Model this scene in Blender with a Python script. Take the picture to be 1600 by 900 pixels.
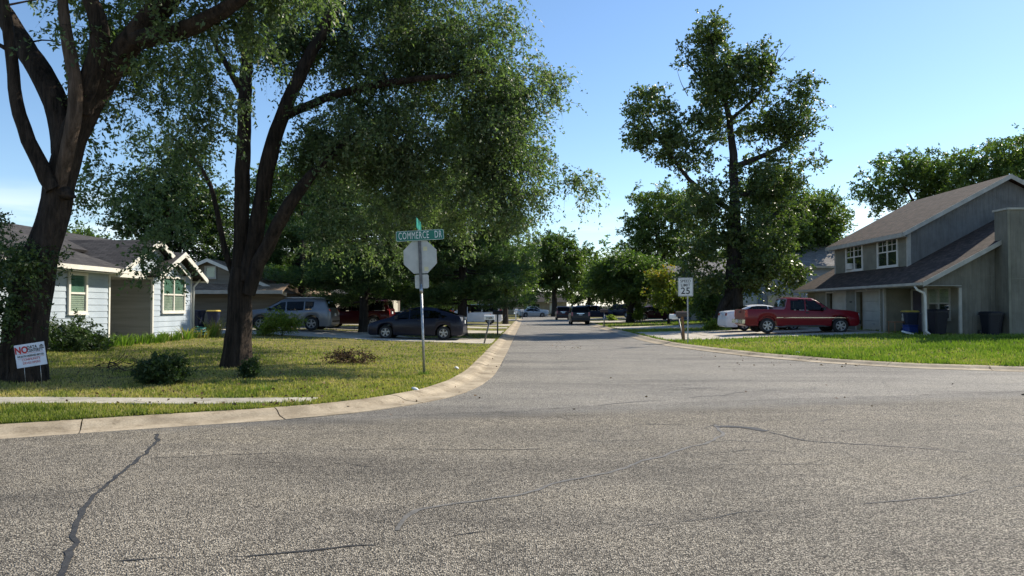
import bpy, math, random
import numpy as np
from mathutils import Vector, Matrix, noise as mnoise
for o in list(bpy.data.objects): bpy.data.objects.remove(o)
R = math.radians
random.seed(7)
SC = bpy.context.scene
COL = SC.collection

# ------------------------------------------------------------------ camera
F, CX, CY, CAMZ = 1130.0, 800.0, 450.0, 1.65
YAW, PITCH = math.atan(26/F), math.atan(30/F)
cam = bpy.data.objects.new('camera', bpy.data.cameras.new('camera'))
COL.objects.link(cam)
cam.location = (0, 0, CAMZ)
cam.rotation_euler = (R(90)+PITCH, 0, YAW)
cam.data.sensor_width = 36; cam.data.lens = 36*F/1600
cam.data.clip_start = 0.1; cam.data.clip_end = 3000
SC.camera = cam
# ------------------------------------------------------------------ sky, sun, exposure
SUN_AZ, SUN_EL = 54.0, 37.0          # degrees clockwise from +Y (down the street), above the horizon
world = bpy.data.worlds.new('World'); SC.world = world; world.use_nodes = True
wn = world.node_tree.nodes; wl = world.node_tree.links; wn.clear()
wo = wn.new('ShaderNodeOutputWorld'); wb = wn.new('ShaderNodeBackground')
sky = wn.new('ShaderNodeTexSky'); sky.sky_type = 'NISHITA'; sky.sun_disc = False
sky.sun_elevation = R(SUN_EL); sky.sun_rotation = R(SUN_AZ); sky.air_density = 1.0; sky.dust_density = 0.15; sky.ozone_density = 3.0
wb.inputs['Strength'].default_value = 0.106
# thin cloud low in the sky, all round
tc = wn.new('ShaderNodeTexCoord'); sep = wn.new('ShaderNodeSeparateXYZ'); wl.new(tc.outputs['Generated'], sep.inputs[0])
mp = wn.new('ShaderNodeMapping'); mp.inputs['Scale'].default_value = (2.2, 2.2, 16); mp.inputs['Location'].default_value = (0.4, 0.0, 0.3); wl.new(tc.outputs['Generated'], mp.inputs[0])
nz = wn.new('ShaderNodeTexNoise'); nz.inputs['Scale'].default_value = 1.6; nz.inputs['Detail'].default_value = 6; nz.inputs['Roughness'].default_value = 0.55
wl.new(mp.outputs[0], nz.inputs[0])
band = wn.new('ShaderNodeMapRange'); band.inputs['From Min'].default_value = 0.15; band.inputs['From Max'].default_value = 0.075; wl.new(sep.outputs[2], band.inputs[0])
cr = wn.new('ShaderNodeMapRange'); cr.inputs['From Min'].default_value = 0.40; cr.inputs['From Max'].default_value = 0.62; wl.new(nz.outputs[0], cr.inputs[0])
mu = wn.new('ShaderNodeMath'); mu.operation = 'MULTIPLY'; wl.new(band.outputs[0], mu.inputs[0]); wl.new(cr.outputs[0], mu.inputs[1])
mu2 = wn.new('ShaderNodeMath'); mu2.operation = 'MULTIPLY'; mu2.inputs[1].default_value = 0.75; wl.new(mu.outputs[0], mu2.inputs[0])
mx = wn.new('ShaderNodeMixRGB'); mx.inputs[2].default_value = (8.2, 8.4, 8.8, 1)
wl.new(mu2.outputs[0], mx.inputs[0]); wl.new(sky.outputs[0], mx.inputs[1])
hs_ = wn.new('ShaderNodeHueSaturation'); hs_.inputs['Saturation'].default_value = 1.06; wl.new(mx.outputs[0], hs_.inputs['Color']); wl.new(hs_.outputs[0], wb.inputs[0]); wl.new(wb.outputs[0], wo.inputs[0])
sl = bpy.data.lights.new('sun', 'SUN'); sl.energy = 4.4; sl.angle = R(0.53); sl.color = (1.0, 0.91, 0.76)
sun = bpy.data.objects.new('sun', sl); COL.objects.link(sun)
sdir = Vector((math.sin(R(SUN_AZ))*math.cos(R(SUN_EL)), math.cos(R(SUN_AZ))*math.cos(R(SUN_EL)), math.sin(R(SUN_EL))))
sun.rotation_euler = sdir.to_track_quat('Z', 'Y').to_euler(); sun.location = sdir*60
vs = SC.view_settings
vs.view_transform = 'Standard'; vs.look = 'None'; vs.exposure = 0.76; vs.gamma = 1.0; vs.use_curve_mapping = False
SC.cycles.max_bounces = 6; SC.cycles.transparent_max_bounces = 6

# ------------------------------------------------------------------ survey helpers: photograph bearings to metres
def ray(px, py):
    cy, sy, cp, sp = math.cos(YAW), math.sin(YAW), math.cos(PITCH), math.sin(PITCH)
    f = Vector((-sy*cp, cy*cp, sp)); r = Vector((cy, sy, 0)); u = r.cross(f)
    return f + r*((px-CX)/F) + u*((CY-py)/F)
def W(px, py, Y):
    d = ray(px, py); t = Y/d.y
    return Vector((d.x*t, Y, CAMZ+d.z*t))
def G(px, py, z=0.0):
    d = ray(px, py); t = (z-CAMZ)/d.z
    return Vector((d.x*t, d.y*t, z))
def GT(px, py):
    p = G(px, py, 0.2)
    for _ in range(12): p = G(px, py, 0.5*p.z+0.5*terr(p.x, p.y))
    return p
# ------------------------------------------------------------------ object helpers
def tag(o, label=None, cat=None, group=None, kind=None):
    if label: o['label'] = label
    if cat: o['category'] = cat
    if group: o['group'] = group
    if kind: o['kind'] = kind
    return o
def thing(name, label, cat=None, loc=(0, 0, 0), rz=0.0, group=None, kind=None):
    o = bpy.data.objects.new(name, None); COL.objects.link(o)
    o.empty_display_size = 0.2; o.location = loc; o.rotation_euler = (0, 0, rz)
    return tag(o, label, cat, group, kind)
def link(name, me, mat=None, parent=None, loc=None, rot=None, scale=None):
    if mat is not None and len(me.materials) == 0: me.materials.append(mat)
    o = bpy.data.objects.new(name, me); COL.objects.link(o)
    if parent is not None: o.parent = parent
    if loc is not None: o.location = loc
    if rot is not None: o.rotation_euler = rot
    if scale is not None: o.scale = scale
    return o
def fastmesh(name, V, Fc, smooth=False, attr=None):
    V = np.asarray(V, dtype=np.float32); Fc = np.asarray(Fc, dtype=np.int32); k = Fc.shape[1]; n = len(Fc)
    me = bpy.data.meshes.new(name)
    me.vertices.add(len(V)); me.vertices.foreach_set('co', V.ravel())
    me.loops.add(n*k); me.loops.foreach_set('vertex_index', Fc.ravel())
    me.polygons.add(n); me.polygons.foreach_set('loop_start', np.arange(0, n*k, k, dtype=np.int32))
    try: me.polygons.foreach_set('loop_total', np.full(n, k, dtype=np.int32))
    except Exception: pass
    if smooth: me.polygons.foreach_set('use_smooth', np.ones(n, dtype=bool))
    if attr is not None:
        a = me.attributes.new('v', 'FLOAT', 'FACE'); a.data.foreach_set('value', np.asarray(attr, dtype=np.float32))
    me.update(calc_edges=True)
    return me
class MB:
    """collects shapes and links them as ONE mesh"""
    def __init__(s): s.v = []; s.f = []; s.sm = []
    def add(s, vs_, fs, smooth=False):
        b = len(s.v); s.v += [tuple(p) for p in vs_]
        for f in fs: s.f.append(tuple(i+b for i in f)); s.sm.append(smooth)
        return s
    def box(s, a, b, M=None):
        x0, y0, z0 = a; x1, y1, z1 = b
        P = [(x0,y0,z0),(x1,y0,z0),(x1,y1,z0),(x0,y1,z0),(x0,y0,z1),(x1,y0,z1),(x1,y1,z1),(x0,y1,z1)]
        if M is not None: P = [M @ Vector(p) for p in P]
        return s.add(P, [(0,3,2,1),(4,5,6,7),(0,1,5,4),(1,2,6,5),(2,3,7,6),(3,0,4,7)])
    def cbox(s, a, b, c=0.01):
        """box with chamfered vertical and top edges"""
        x0, y0, z0 = a; x1, y1, z1 = b
        def ring(i, z): return [(x0+i+c,y0+i,z),(x1-i-c,y0+i,z),(x1-i,y0+i+c,z),(x1-i,y1-i-c,z),(x1-i-c,y1-i,z),(x0+i+c,y1-i,z),(x0+i,y1-i-c,z),(x0+i,y0+i+c,z)]
        P = ring(0, z0)+ring(0, z1-c)+ring(c, z1)
        fs = [tuple(range(7, -1, -1)), tuple(range(16, 24))]
        for k in (0, 8):
            for i in range(8): fs.append((k+i, k+(i+1) % 8, k+8+(i+1) % 8, k+8+i))
        return s.add(P, fs)
    def poly(s, P, n, t):
        """flat polygon P (3-D points) thickened by t along n"""
        n = Vector(n)*t; k = len(P); A = [Vector(p) for p in P]; B = [p+n for p in A]
        fs = [tuple(range(k-1, -1, -1)), tuple(range(k, 2*k))]+[(i, (i+1) % k, k+(i+1) % k, k+i) for i in range(k)]
        return s.add(A+B, fs)
    def tube(s, pts, rad, sides=8, cap=True, smooth=True):
        V, Fc = tube_np(pts, rad, sides); n = len(pts)
        s.add(V, [tuple(f) for f in Fc], smooth)
        if cap:
            b = len(s.v)-n*sides
            s.f.append(tuple(b+i for i in range(sides-1, -1, -1))); s.sm.append(False)
            s.f.append(tuple(b+(n-1)*sides+i for i in range(sides))); s.sm.append(False)
        return s
    def lathe(s, prof, axis='z', seg=20, c=(0, 0, 0)):
        P = []
        for r, h in prof:
            for i in range(seg):
                a = 2*math.pi*i/seg; u, v = r*math.cos(a), r*math.sin(a)
                p = (u, v, h) if axis == 'z' else ((u, h, v) if axis == 'y' else (h, u, v))
                P.append((p[0]+c[0], p[1]+c[1], p[2]+c[2]))
        fs = []
        for j in range(len(prof)-1):
            for i in range(seg): fs.append((j*seg+i, j*seg+(i+1) % seg, (j+1)*seg+(i+1) % seg, (j+1)*seg+i))
        return s.add(P, fs, True)
    def mesh(s, name='m'):
        me = bpy.data.meshes.new(name); me.from_pydata(s.v, [], s.f)
        me.polygons.foreach_set('use_smooth', s.sm); me.update()
        import bmesh
        bm = bmesh.new(); bm.from_mesh(me); bmesh.ops.recalc_face_normals(bm, faces=bm.faces); bm.to_mesh(me); bm.free()
        return me
    def build(s, name, mat, parent=None, **k): return link(name, s.mesh(name), mat, parent, **k)
def frames(pts):
    P = np.asarray(pts, float); T = np.gradient(P, axis=0); T /= np.linalg.norm(T, axis=1)[:, None]+1e-9
    up = np.array([0, 0, 1.0]) if abs(T[0][2]) < 0.9 else np.array([1.0, 0, 0])
    N = np.zeros_like(P); n = up-T[0]*np.dot(up, T[0]); n /= np.linalg.norm(n)
    for i in range(len(P)):
        n = n-T[i]*np.dot(n, T[i]); n /= np.linalg.norm(n)+1e-9; N[i] = n
    return P, T, N, np.cross(T, N)
def tube_np(pts, rad, sides=6, rough=None):
    P, T, N, B = frames(pts); n = len(P); a = np.arange(sides)*2*np.pi/sides
    rad = np.broadcast_to(np.asarray(rad, float), (n,))
    rr = np.repeat(rad[:, None], sides, 1)
    if rough is not None: rr = rr*rough(n, sides)
    V = P[:, None]+rr[..., None]*(np.cos(a)[None, :, None]*N[:, None]+np.sin(a)[None, :, None]*B[:, None])
    i, j = np.meshgrid(np.arange(n-1), np.arange(sides), indexing='ij'); j2 = (j+1) % sides
    Fc = np.stack([i*sides+j, i*sides+j2, (i+1)*sides+j2, (i+1)*sides+j], -1).reshape(-1, 4)
    return V.reshape(-1, 3), Fc
def resample(pts, step):
    P = np.asarray(pts, float); d = np.r_[0, np.cumsum(np.linalg.norm(np.diff(P[:, :3], axis=0), axis=1))]
    n = max(2, int(d[-1]/step)+1); s = np.linspace(0, d[-1], n)
    # Catmull-like smoothing through linear interpolation then averaging
    Q = np.stack([np.interp(s, d, P[:, k]) for k in range(P.shape[1])], 1)
    for _ in range(2):
        if len(Q) > 4: Q[1:-1] = 0.25*Q[:-2]+0.5*Q[1:-1]+0.25*Q[2:]
    return Q
# ------------------------------------------------------------------ materials
def newmat(name):
    m = bpy.data.materials.new(name); m.use_nodes = True; nt = m.node_tree
    return m, nt, nt.nodes['Principled BSDF']
def c4(c): return (c[0], c[1], c[2], 1)
def setp(b, rough=0.6, metal=0.0, spec=0.5, coat=0.0):
    b.inputs['Roughness'].default_value = rough; b.inputs['Metallic'].default_value = metal
    b.inputs['Specular IOR Level'].default_value = spec; b.inputs['Coat Weight'].default_value = coat
    b.inputs['Coat Roughness'].default_value = 0.05
def ramp(nt, src, stops):
    r = nt.nodes.new('ShaderNodeValToRGB'); e = r.color_ramp.elements
    while len(e) < len(stops): e.new(0.5)
    for i, (p, c) in enumerate(stops): e[i].position = p; e[i].color = c4(c)
    nt.links.new(src, r.inputs[0]); return r.outputs[0]
def noise(nt, scale, detail=4, rough=0.55, coord='Object', stretch=None):
    t = nt.nodes.new('ShaderNodeTexCoord'); o = t.outputs[coord]
    if stretch:
        m = nt.nodes.new('ShaderNodeMapping'); m.inputs['Scale'].default_value = stretch; nt.links.new(o, m.inputs[0]); o = m.outputs[0]
    n = nt.nodes.new('ShaderNodeTexNoise'); n.inputs['Scale'].default_value = scale; n.inputs['Detail'].default_value = detail; n.inputs['Roughness'].default_value = rough
    nt.links.new(o, n.inputs[0]); return n.outputs[0]
def bump(nt, b, src, strength=0.3, dist=0.01):
    n = nt.nodes.new('ShaderNodeBump'); n.inputs['Strength'].default_value = strength; n.inputs['Distance'].default_value = dist
    nt.links.new(src, n.inputs['Height']); nt.links.new(n.outputs[0], b.inputs['Normal'])
def M2(name, c1, c2, scale=6, rough=0.7, metal=0.0, spec=0.4, bs=0.0, bscale=None, stretch=None, lo=0.35, hi=0.65, coat=0.0):
    m, nt, b = newmat(name); setp(b, rough, metal, spec, coat)
    n = noise(nt, scale, 5, 0.6, stretch=stretch)
    nt.links.new(ramp(nt, n, [(lo, c1), (hi, c2)]), b.inputs['Base Color'])
    if bs: bump(nt, b, noise(nt, bscale or scale*4, 5, 0.6, stretch=stretch), bs, 0.02)
    return m
def M1(name, c, rough=0.6, metal=0.0, spec=0.5, coat=0.0):
    return M2(name, [x*0.88 for x in c], [min(1, x*1.08) for x in c], 5, rough, metal, spec, coat=coat)
def leafmat(name, stops, trans=0.35, rough=0.45, spec=0.4):
    m, nt, b = newmat(name); setp(b, rough, 0, spec)
    a = nt.nodes.new('ShaderNodeAttribute'); a.attribute_name = 'v'
    col = ramp(nt, a.outputs['Fac'], stops); nt.links.new(col, b.inputs['Base Color'])
    tr = nt.nodes.new('ShaderNodeBsdfTranslucent')
    hs = nt.nodes.new('ShaderNodeMixRGB'); hs.blend_type = 'MULTIPLY'; hs.inputs[0].default_value = 1; hs.inputs[2].default_value = (1.35, 1.6, 0.62, 1)
    nt.links.new(col, hs.inputs[1]); nt.links.new(hs.outputs[0], tr.inputs[0])
    mxs = nt.nodes.new('ShaderNodeMixShader'); mxs.inputs[0].default_value = trans
    nt.links.new(b.outputs[0], mxs.inputs[1]); nt.links.new(tr.outputs[0], mxs.inputs[2])
    nt.links.new(mxs.outputs[0], nt.nodes['Material Output'].inputs[0])
    return m
def barkmat(name, c1, c2):
    m, nt, b = newmat(name); setp(b, 0.9, 0, 0.2)
    n = noise(nt, 11, 5, 0.7, stretch=(1, 1, 0.12)); n2 = noise(nt, 2.2, 4, 0.6)
    mm = nt.nodes.new('ShaderNodeMixRGB'); mm.inputs[0].default_value = 0.3; nt.links.new(n, mm.inputs[1]); nt.links.new(n2, mm.inputs[2])
    nt.links.new(ramp(nt, mm.outputs[0], [(0.40, c1), (0.62, c2)]), b.inputs['Base Color'])
    bump(nt, b, n, 1.0, 0.12); return m
def carglass(name):
    m, nt, b = newmat(name); out = nt.nodes['Material Output']
    g = nt.nodes.new('ShaderNodeBsdfGlossy'); g.inputs['Roughness'].default_value = 0.02; g.inputs[0].default_value = (0.9, 0.95, 1, 1)
    t = nt.nodes.new('ShaderNodeBsdfTransparent'); n = noise(nt, 1.0, 2); nt.links.new(ramp(nt, n, [(0.3, (0.13, 0.145, 0.14)), (0.7, (0.17, 0.185, 0.18))]), t.inputs[0])
    fr = nt.nodes.new('ShaderNodeLayerWeight'); fr.inputs[0].default_value = 0.12
    mm = nt.nodes.new('ShaderNodeMixShader'); nt.links.new(fr.outputs['Facing'], mm.inputs[0]); nt.links.new(t.outputs[0], mm.inputs[1]); nt.links.new(g.outputs[0], mm.inputs[2])
    nt.links.new(mm.outputs[0], out.inputs[0]); return m
def glassmat(name, tint=(0.02, 0.025, 0.03), rough=0.02):
    m, nt, b = newmat(name); setp(b, rough, 0, 0.6)
    n = noise(nt, 1.3, 2); nt.links.new(ramp(nt, n, [(0.3, tint), (0.7, [x*1.4 for x in tint])]), b.inputs['Base Color']); return m
def panemat(name):
    m, nt, b = newmat(name); out = nt.nodes['Material Output']
    g = nt.nodes.new('ShaderNodeBsdfGlossy'); g.inputs['Roughness'].default_value = 0.02
    t = nt.nodes.new('ShaderNodeBsdfTransparent'); t.inputs[0].default_value = (0.8, 0.92, 0.86, 1)
    fr = nt.nodes.new('ShaderNodeLayerWeight'); fr.inputs[0].default_value = 0.35
    mm = nt.nodes.new('ShaderNodeMixShader'); nt.links.new(fr.outputs['Facing'], mm.inputs[0]); nt.links.new(t.outputs[0], mm.inputs[1]); nt.links.new(g.outputs[0], mm.inputs[2])
    nt.links.new(mm.outputs[0], out.inputs[0]); return m
def shinglemat(name, c1, c2, course=0.14):
    m, nt, b = newmat(name); setp(b, 0.88, 0, 0.25)
    t = nt.nodes.new('ShaderNodeTexCoord'); mp_ = nt.nodes.new('ShaderNodeMapping'); nt.links.new(t.outputs['UV'], mp_.inputs[0])
    br = nt.nodes.new('ShaderNodeTexBrick'); br.inputs['Scale'].default_value = 1.0; br.inputs['Brick Width'].default_value = 0.32; br.inputs['Row Height'].default_value = course
    br.inputs['Mortar Size'].default_value = 0.009; br.inputs['Color1'].default_value = c4(c1); br.inputs['Color2'].default_value = c4(c2); br.inputs['Mortar'].default_value = c4([x*0.45 for x in c1])
    nt.links.new(mp_.outputs[0], br.inputs[0])
    n = noise(nt, 2.0, 6, 0.7); mx_ = nt.nodes.new('ShaderNodeMixRGB'); mx_.blend_type = 'MULTIPLY'; mx_.inputs[0].default_value = 0.8
    nt.links.new(br.outputs[0], mx_.inputs[1]); nt.links.new(ramp(nt, n, [(0.3, (0.6, 0.6, 0.6)), (0.7, (1.15, 1.12, 1.08))]), mx_.inputs[2])
    nt.links.new(mx_.outputs[0], b.inputs['Base Color']); bump(nt, b, br.outputs['Fac'], -0.6, 0.015); return m
def groovemat(name, c1, c2, pitch=0.2):
    m, nt, b = newmat(name); setp(b, 0.85, 0, 0.25)
    n = noise(nt, 1.2, 6, 0.65); n2 = noise(nt, 9, 4, 0.6, stretch=(1, 1, 0.1))
    mx_ = nt.nodes.new('ShaderNodeMixRGB'); mx_.inputs[0].default_value = 0.4; nt.links.new(n, mx_.inputs[1]); nt.links.new(n2, mx_.inputs[2])
    nt.links.new(ramp(nt, mx_.outputs[0], [(0.33, [x*.8 for x in c1]), (0.68, [x*1.1 for x in c2])]), b.inputs['Base Color'])
    t = nt.nodes.new('ShaderNodeTexCoord'); w = nt.nodes.new('ShaderNodeSeparateXYZ'); nt.links.new(t.outputs['Object'], w.inputs[0])
    ad = nt.nodes.new('ShaderNodeMath'); ad.operation = 'ADD'; nt.links.new(w.outputs[0], ad.inputs[0]); nt.links.new(w.outputs[1], ad.inputs[1])
    md = nt.nodes.new('ShaderNodeMath'); md.operation = 'PINGPONG'; md.inputs[1].default_value = pitch/2; nt.links.new(ad.outputs[0], md.inputs[0])
    mr = nt.nodes.new('ShaderNodeMapRange'); mr.inputs['From Min'].default_value = 0; mr.inputs['From Max'].default_value = 0.02; nt.links.new(md.outputs[0], mr.inputs[0])
    bump(nt, b, mr.outputs[0], 0.9, 0.012); return m
def text(name, body, size, mat, parent, loc, rot=(R(90), 0, 0), sx=1.0, align='CENTER', ext=0.0015, bold=0.0, space=1.0):
    cu = bpy.data.curves.new(name, 'FONT'); cu.body = body; cu.size = size; cu.align_x = align; cu.align_y = 'CENTER'; cu.extrude = ext; cu.offset = bold; cu.space_character = space
    cu.resolution_u = 3; cu.materials.append(mat)
    o = bpy.data.objects.new(name, cu); COL.objects.link(o); me = bpy.data.meshes.new_from_object(o); bpy.data.objects.remove(o); o = bpy.data.objects.new(name, me); COL.objects.link(o); o.parent = parent; o.location = loc; o.rotation_euler = rot; o.scale = (sx, 1, 1); return o
# ------------------------------------------------------------------ ground, roads, kerbs, lawns, drives
def gravel_nodes(nt, stops, cell, patch):
    t = nt.nodes.new('ShaderNodeTexCoord')
    v = nt.nodes.new('ShaderNodeTexVoronoi'); v.inputs['Scale'].default_value = cell; nt.links.new(t.outputs['Object'], v.inputs[0])
    sp_ = nt.nodes.new('ShaderNodeSeparateColor'); nt.links.new(v.outputs['Color'], sp_.inputs[0])
    col = ramp(nt, sp_.outputs[0], stops)
    # dark binder between the stones
    e = nt.nodes.new('ShaderNodeMapRange'); e.inputs['From Min'].default_value = 0.42; e.inputs['From Max'].default_value = 0.75; nt.links.new(v.outputs['Distance'], e.inputs[0])
    mx_ = nt.nodes.new('ShaderNodeMixRGB'); mx_.inputs[2].default_value = c4([x*0.5 for x in stops[0][1]]); nt.links.new(e.outputs[0], mx_.inputs[0]); nt.links.new(col, mx_.inputs[1])
    n = noise(nt, 0.45, 7, 0.6); n2 = noise(nt, 5.0, 5, 0.6)
    mm = nt.nodes.new('ShaderNodeMixRGB'); mm.inputs[0].default_value = 0.4; nt.links.new(n, mm.inputs[1]); nt.links.new(n2, mm.inputs[2])
    p = ramp(nt, mm.outputs[0], [(0.36, (patch[0],)*3), (0.64, (patch[1], patch[1]*0.99, patch[1]*0.97))])
    m3 = nt.nodes.new('ShaderNodeMixRGB'); m3.blend_type = 'MULTIPLY'; m3.inputs[0].default_value = 1; nt.links.new(mx_.outputs[0], m3.inputs[1]); nt.links.new(p, m3.inputs[2])
    iv = nt.nodes.new('ShaderNodeMath'); iv.operation = 'SUBTRACT'; iv.inputs[0].default_value = 1; nt.links.new(v.outputs['Distance'], iv.inputs[1])
    # worn wheel paths, oil drips and bled binder: long soft streaks and blotches
    st = noise(nt, 1.0, 5, 0.6, stretch=(0.16, 0.75, 1)); bl = noise(nt, 1.7, 8, 0.72)
    w1 = ramp(nt, st, [(0.36, (0.72, 0.72, 0.73)), (0.5, (1, 1, 1)), (0.68, (1.10, 1.09, 1.06))]); w2 = ramp(nt, bl, [(0.30, (0.55, 0.55, 0.56)), (0.42, (1, 1, 1))])
    k1 = nt.nodes.new('ShaderNodeMixRGB'); k1.blend_type = 'MULTIPLY'; k1.inputs[0].default_value = 1; nt.links.new(m3.outputs[0], k1.inputs[1]); nt.links.new(w1, k1.inputs[2])
    k2 = nt.nodes.new('ShaderNodeMixRGB'); k2.blend_type = 'MULTIPLY'; k2.inputs[0].default_value = .8; nt.links.new(k1.outputs[0], k2.inputs[1]); nt.links.new(w2, k2.inputs[2])
    return k2.outputs[0], iv.outputs[0]
def gravelmat(name, A, bs, second=None):
    """stone and binder surface; second = the other surfacing, into which it wears along the seam between the streets"""
    m, nt, b = newmat(name); setp(b, 0.85, 0, 0.3)
    col, hgt = gravel_nodes(nt, *A)
    if second:
        c2, h2 = gravel_nodes(nt, *second)
        t = nt.nodes.new('ShaderNodeTexCoord'); sp_ = nt.nodes.new('ShaderNodeSeparateXYZ'); nt.links.new(t.outputs['Object'], sp_.inputs[0])
        a = nt.nodes.new('ShaderNodeMath'); a.operation = 'MULTIPLY_ADD'; a.inputs[1].default_value = -0.27; nt.links.new(sp_.outputs[0], a.inputs[0]); nt.links.new(sp_.outputs[1], a.inputs[2])
        n = noise(nt, 2.2, 6, 0.7); q = nt.nodes.new('ShaderNodeMath'); q.operation = 'MULTIPLY_ADD'; q.inputs[1].default_value = 1.1; nt.links.new(n, q.inputs[0]); nt.links.new(a.outputs[0], q.inputs[2])
        f = nt.nodes.new('ShaderNodeMapRange'); f.inputs['From Min'].default_value = 11.35; f.inputs['From Max'].default_value = 11.95; nt.links.new(q.outputs[0], f.inputs[0])
        mm = nt.nodes.new('ShaderNodeMixRGB'); nt.links.new(f.outputs[0], mm.inputs[0]); nt.links.new(col, mm.inputs[1]); nt.links.new(c2, mm.inputs[2]); col = mm.outputs[0]
    nt.links.new(col, b.inputs['Base Color']); bump(nt, b, hgt, bs, 0.012)
    return m
MT = {}
CHIP = ([(0.0, (0.075, 0.067, 0.055)), (0.27, (0.178, 0.158, 0.129)), (0.60, (0.352, 0.313, 0.254)), (1.0, (0.61, 0.55, 0.45))], 80, (0.72, 1.16))
ASPH = ([(0.0, (0.15, 0.14, 0.124)), (0.5, (0.285, 0.267, 0.238)), (1.0, (0.46, 0.435, 0.39))], 78, (0.80, 1.12))
MT['chip'] = gravelmat('chip_seal', CHIP, 1.0, ASPH)
MT['asphalt'] = gravelmat('worn_asphalt', ASPH, 0.35)
MT['tar'] = M2('crack_sealant', (0.03, 0.03, 0.032), (0.06, 0.058, 0.055), 9, 0.6, bs=0.3)
MT['tar_old'] = M2('old_sealant', (0.11, 0.105, 0.097), (0.17, 0.162, 0.15), 9, 0.7, bs=0.3)
def stained(name, stops, bs=.4):
    m, nt, b = newmat(name); setp(b, .9, 0, .25); n = noise(nt, 1.3, 9, .68); sp_ = noise(nt, 45, 3, .6)
    st = ramp(nt, noise(nt, 3.1, 7, .75), [(.33, (.52, .49, .45)), (.46, (1, 1, 1))]); gr = ramp(nt, sp_, [(.3, (.8, .8, .8)), (.7, (1.12, 1.12, 1.12))])
    a = nt.nodes.new('ShaderNodeMixRGB'); a.blend_type = 'MULTIPLY'; a.inputs[0].default_value = .85; nt.links.new(ramp(nt, n, stops), a.inputs[1]); nt.links.new(st, a.inputs[2])
    c = nt.nodes.new('ShaderNodeMixRGB'); c.blend_type = 'MULTIPLY'; c.inputs[0].default_value = 1; nt.links.new(a.outputs[0], c.inputs[1]); nt.links.new(gr, c.inputs[2])
    nt.links.new(c.outputs[0], b.inputs['Base Color']); bump(nt, b, sp_, bs, .01); return m
MT['kerb'] = stained('kerb_concrete', [(.36, (0.27, 0.22, 0.155)), (.62, (0.47, 0.395, 0.29))])
MT['walk'] = stained('walk_concrete', [(.36, (0.32, 0.30, 0.25)), (.62, (0.48, 0.445, 0.38))])
MT['drive'] = stained('drive_concrete', [(.36, (0.38, 0.34, 0.27)), (.62, (0.55, 0.50, 0.42))])
MT['lawn'] = M2('lawn_soil', (0.075, 0.09, 0.028), (0.22, 0.18, 0.075), 1.3, 0.95, spec=0.1, bs=0.6, bscale=18)
MT['far_ground'] = M2('far_ground', (0.05, 0.075, 0.025), (0.10, 0.11, 0.04), 0.2, 0.95, spec=0.1)

KL = [(-40, -9.5), (-22, 0.4), (-12, 5.9), (-6.55, 8.96), (-4.8, 9.92), (-3.36, 10.65), (-2.55, 11.35), (-1.9, 12.27), (-1.35, 13.4), (-1.0, 15.2), (-0.83, 17.6), (-0.8, 20.7), (-0.78, 34), (-0.8, 60), (-0.8, 90), (-0.8, 150)]
KR = [(60, 7.5), (40, 11.6), (25, 15.2), (18, 17.1), (13.2, 18.5), (10.3, 19.75), (8.7, 21.5), (7.3, 24.4), (6.4, 28), (5.8, 31.5), (5.55, 36), (5.5, 60), (5.5, 150)]
def smooth_line(P, step=0.4):
    return resample([(x, y, 0) for x, y in P], step)[:, :2]
def offset_line(P, d):
    T = np.gradient(P, axis=0); T /= np.linalg.norm(T, axis=1)[:, None]
    return P+d*np.stack([-T[:, 1], T[:, 0]], 1)
LL = smooth_line(KL); LR = smooth_line(KR)
KW = 0.72
LLb = offset_line(LL, KW); LRb = offset_line(LR, -KW)
def xl(y): return np.interp(y, LLb[:, 1], LLb[:, 0])
def xr(y): return np.interp(y, LRb[:, 1], LRb[:, 0])
def sm(t): t = np.clip(t, 0, 1); return t*t*(3-2*t)
def terr(x, y):
    x = np.asarray(x, float); y = np.asarray(y, float)
    dl = xl(y)-x; dr = x-xr(y)
    z = np.where(dl > 0, 0.095+0.30*sm(dl/14), np.where(dr > 0, 0.095+0.33*sm(dr/13), 0.0))
    z = z+np.where((dl > 0.3) | (dr > 0.3), 0.018*np.sin(x*1.3+0.7*y)*np.cos(y*0.9), 0)
    return float(z) if z.ndim == 0 else z

def sheet(name, P, z, mat, label):
    mb = MB(); mb.add([(x, y, z) for x, y in P], [tuple(range(len(P)))]); o = mb.build(name, mat); return tag(o, label, kind='structure')
sheet('ground', [(-1500, -400), (1500, -400), (1500, 2500), (-1500, 2500)], -0.04, MT['far_ground'], 'flat grassy ground reaching to the horizon')
road = sheet('road', [(-30, -30), (60, -30), (60, 19), (10.5, 20.5), (5.9, 36), (5.9, 150), (-1.2, 150), (-1.2, 14), (-6, 10), (-30, 4)], 0.0, MT['asphalt'], 'pale worn asphalt street running away between the lawns')
J = [G(px, py, 0) for px, py in [(420, 655), (520, 654), (640, 648), (800, 642), (930, 634), (1060, 629), (1200, 624), (1400, 618), (1600, 611), (1900, 600)]]
cross = sheet('cross_street', [(-30, -30), (60, -30), (60, 12), (30, 14.0)]+[(p.x, p.y) for p in J[::-1]]+[(-6.2, 9.6), (-30, 1)], 0.004, MT['chip'], 'coarse brown-grey chip sealed crossing street in the foreground')

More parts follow.
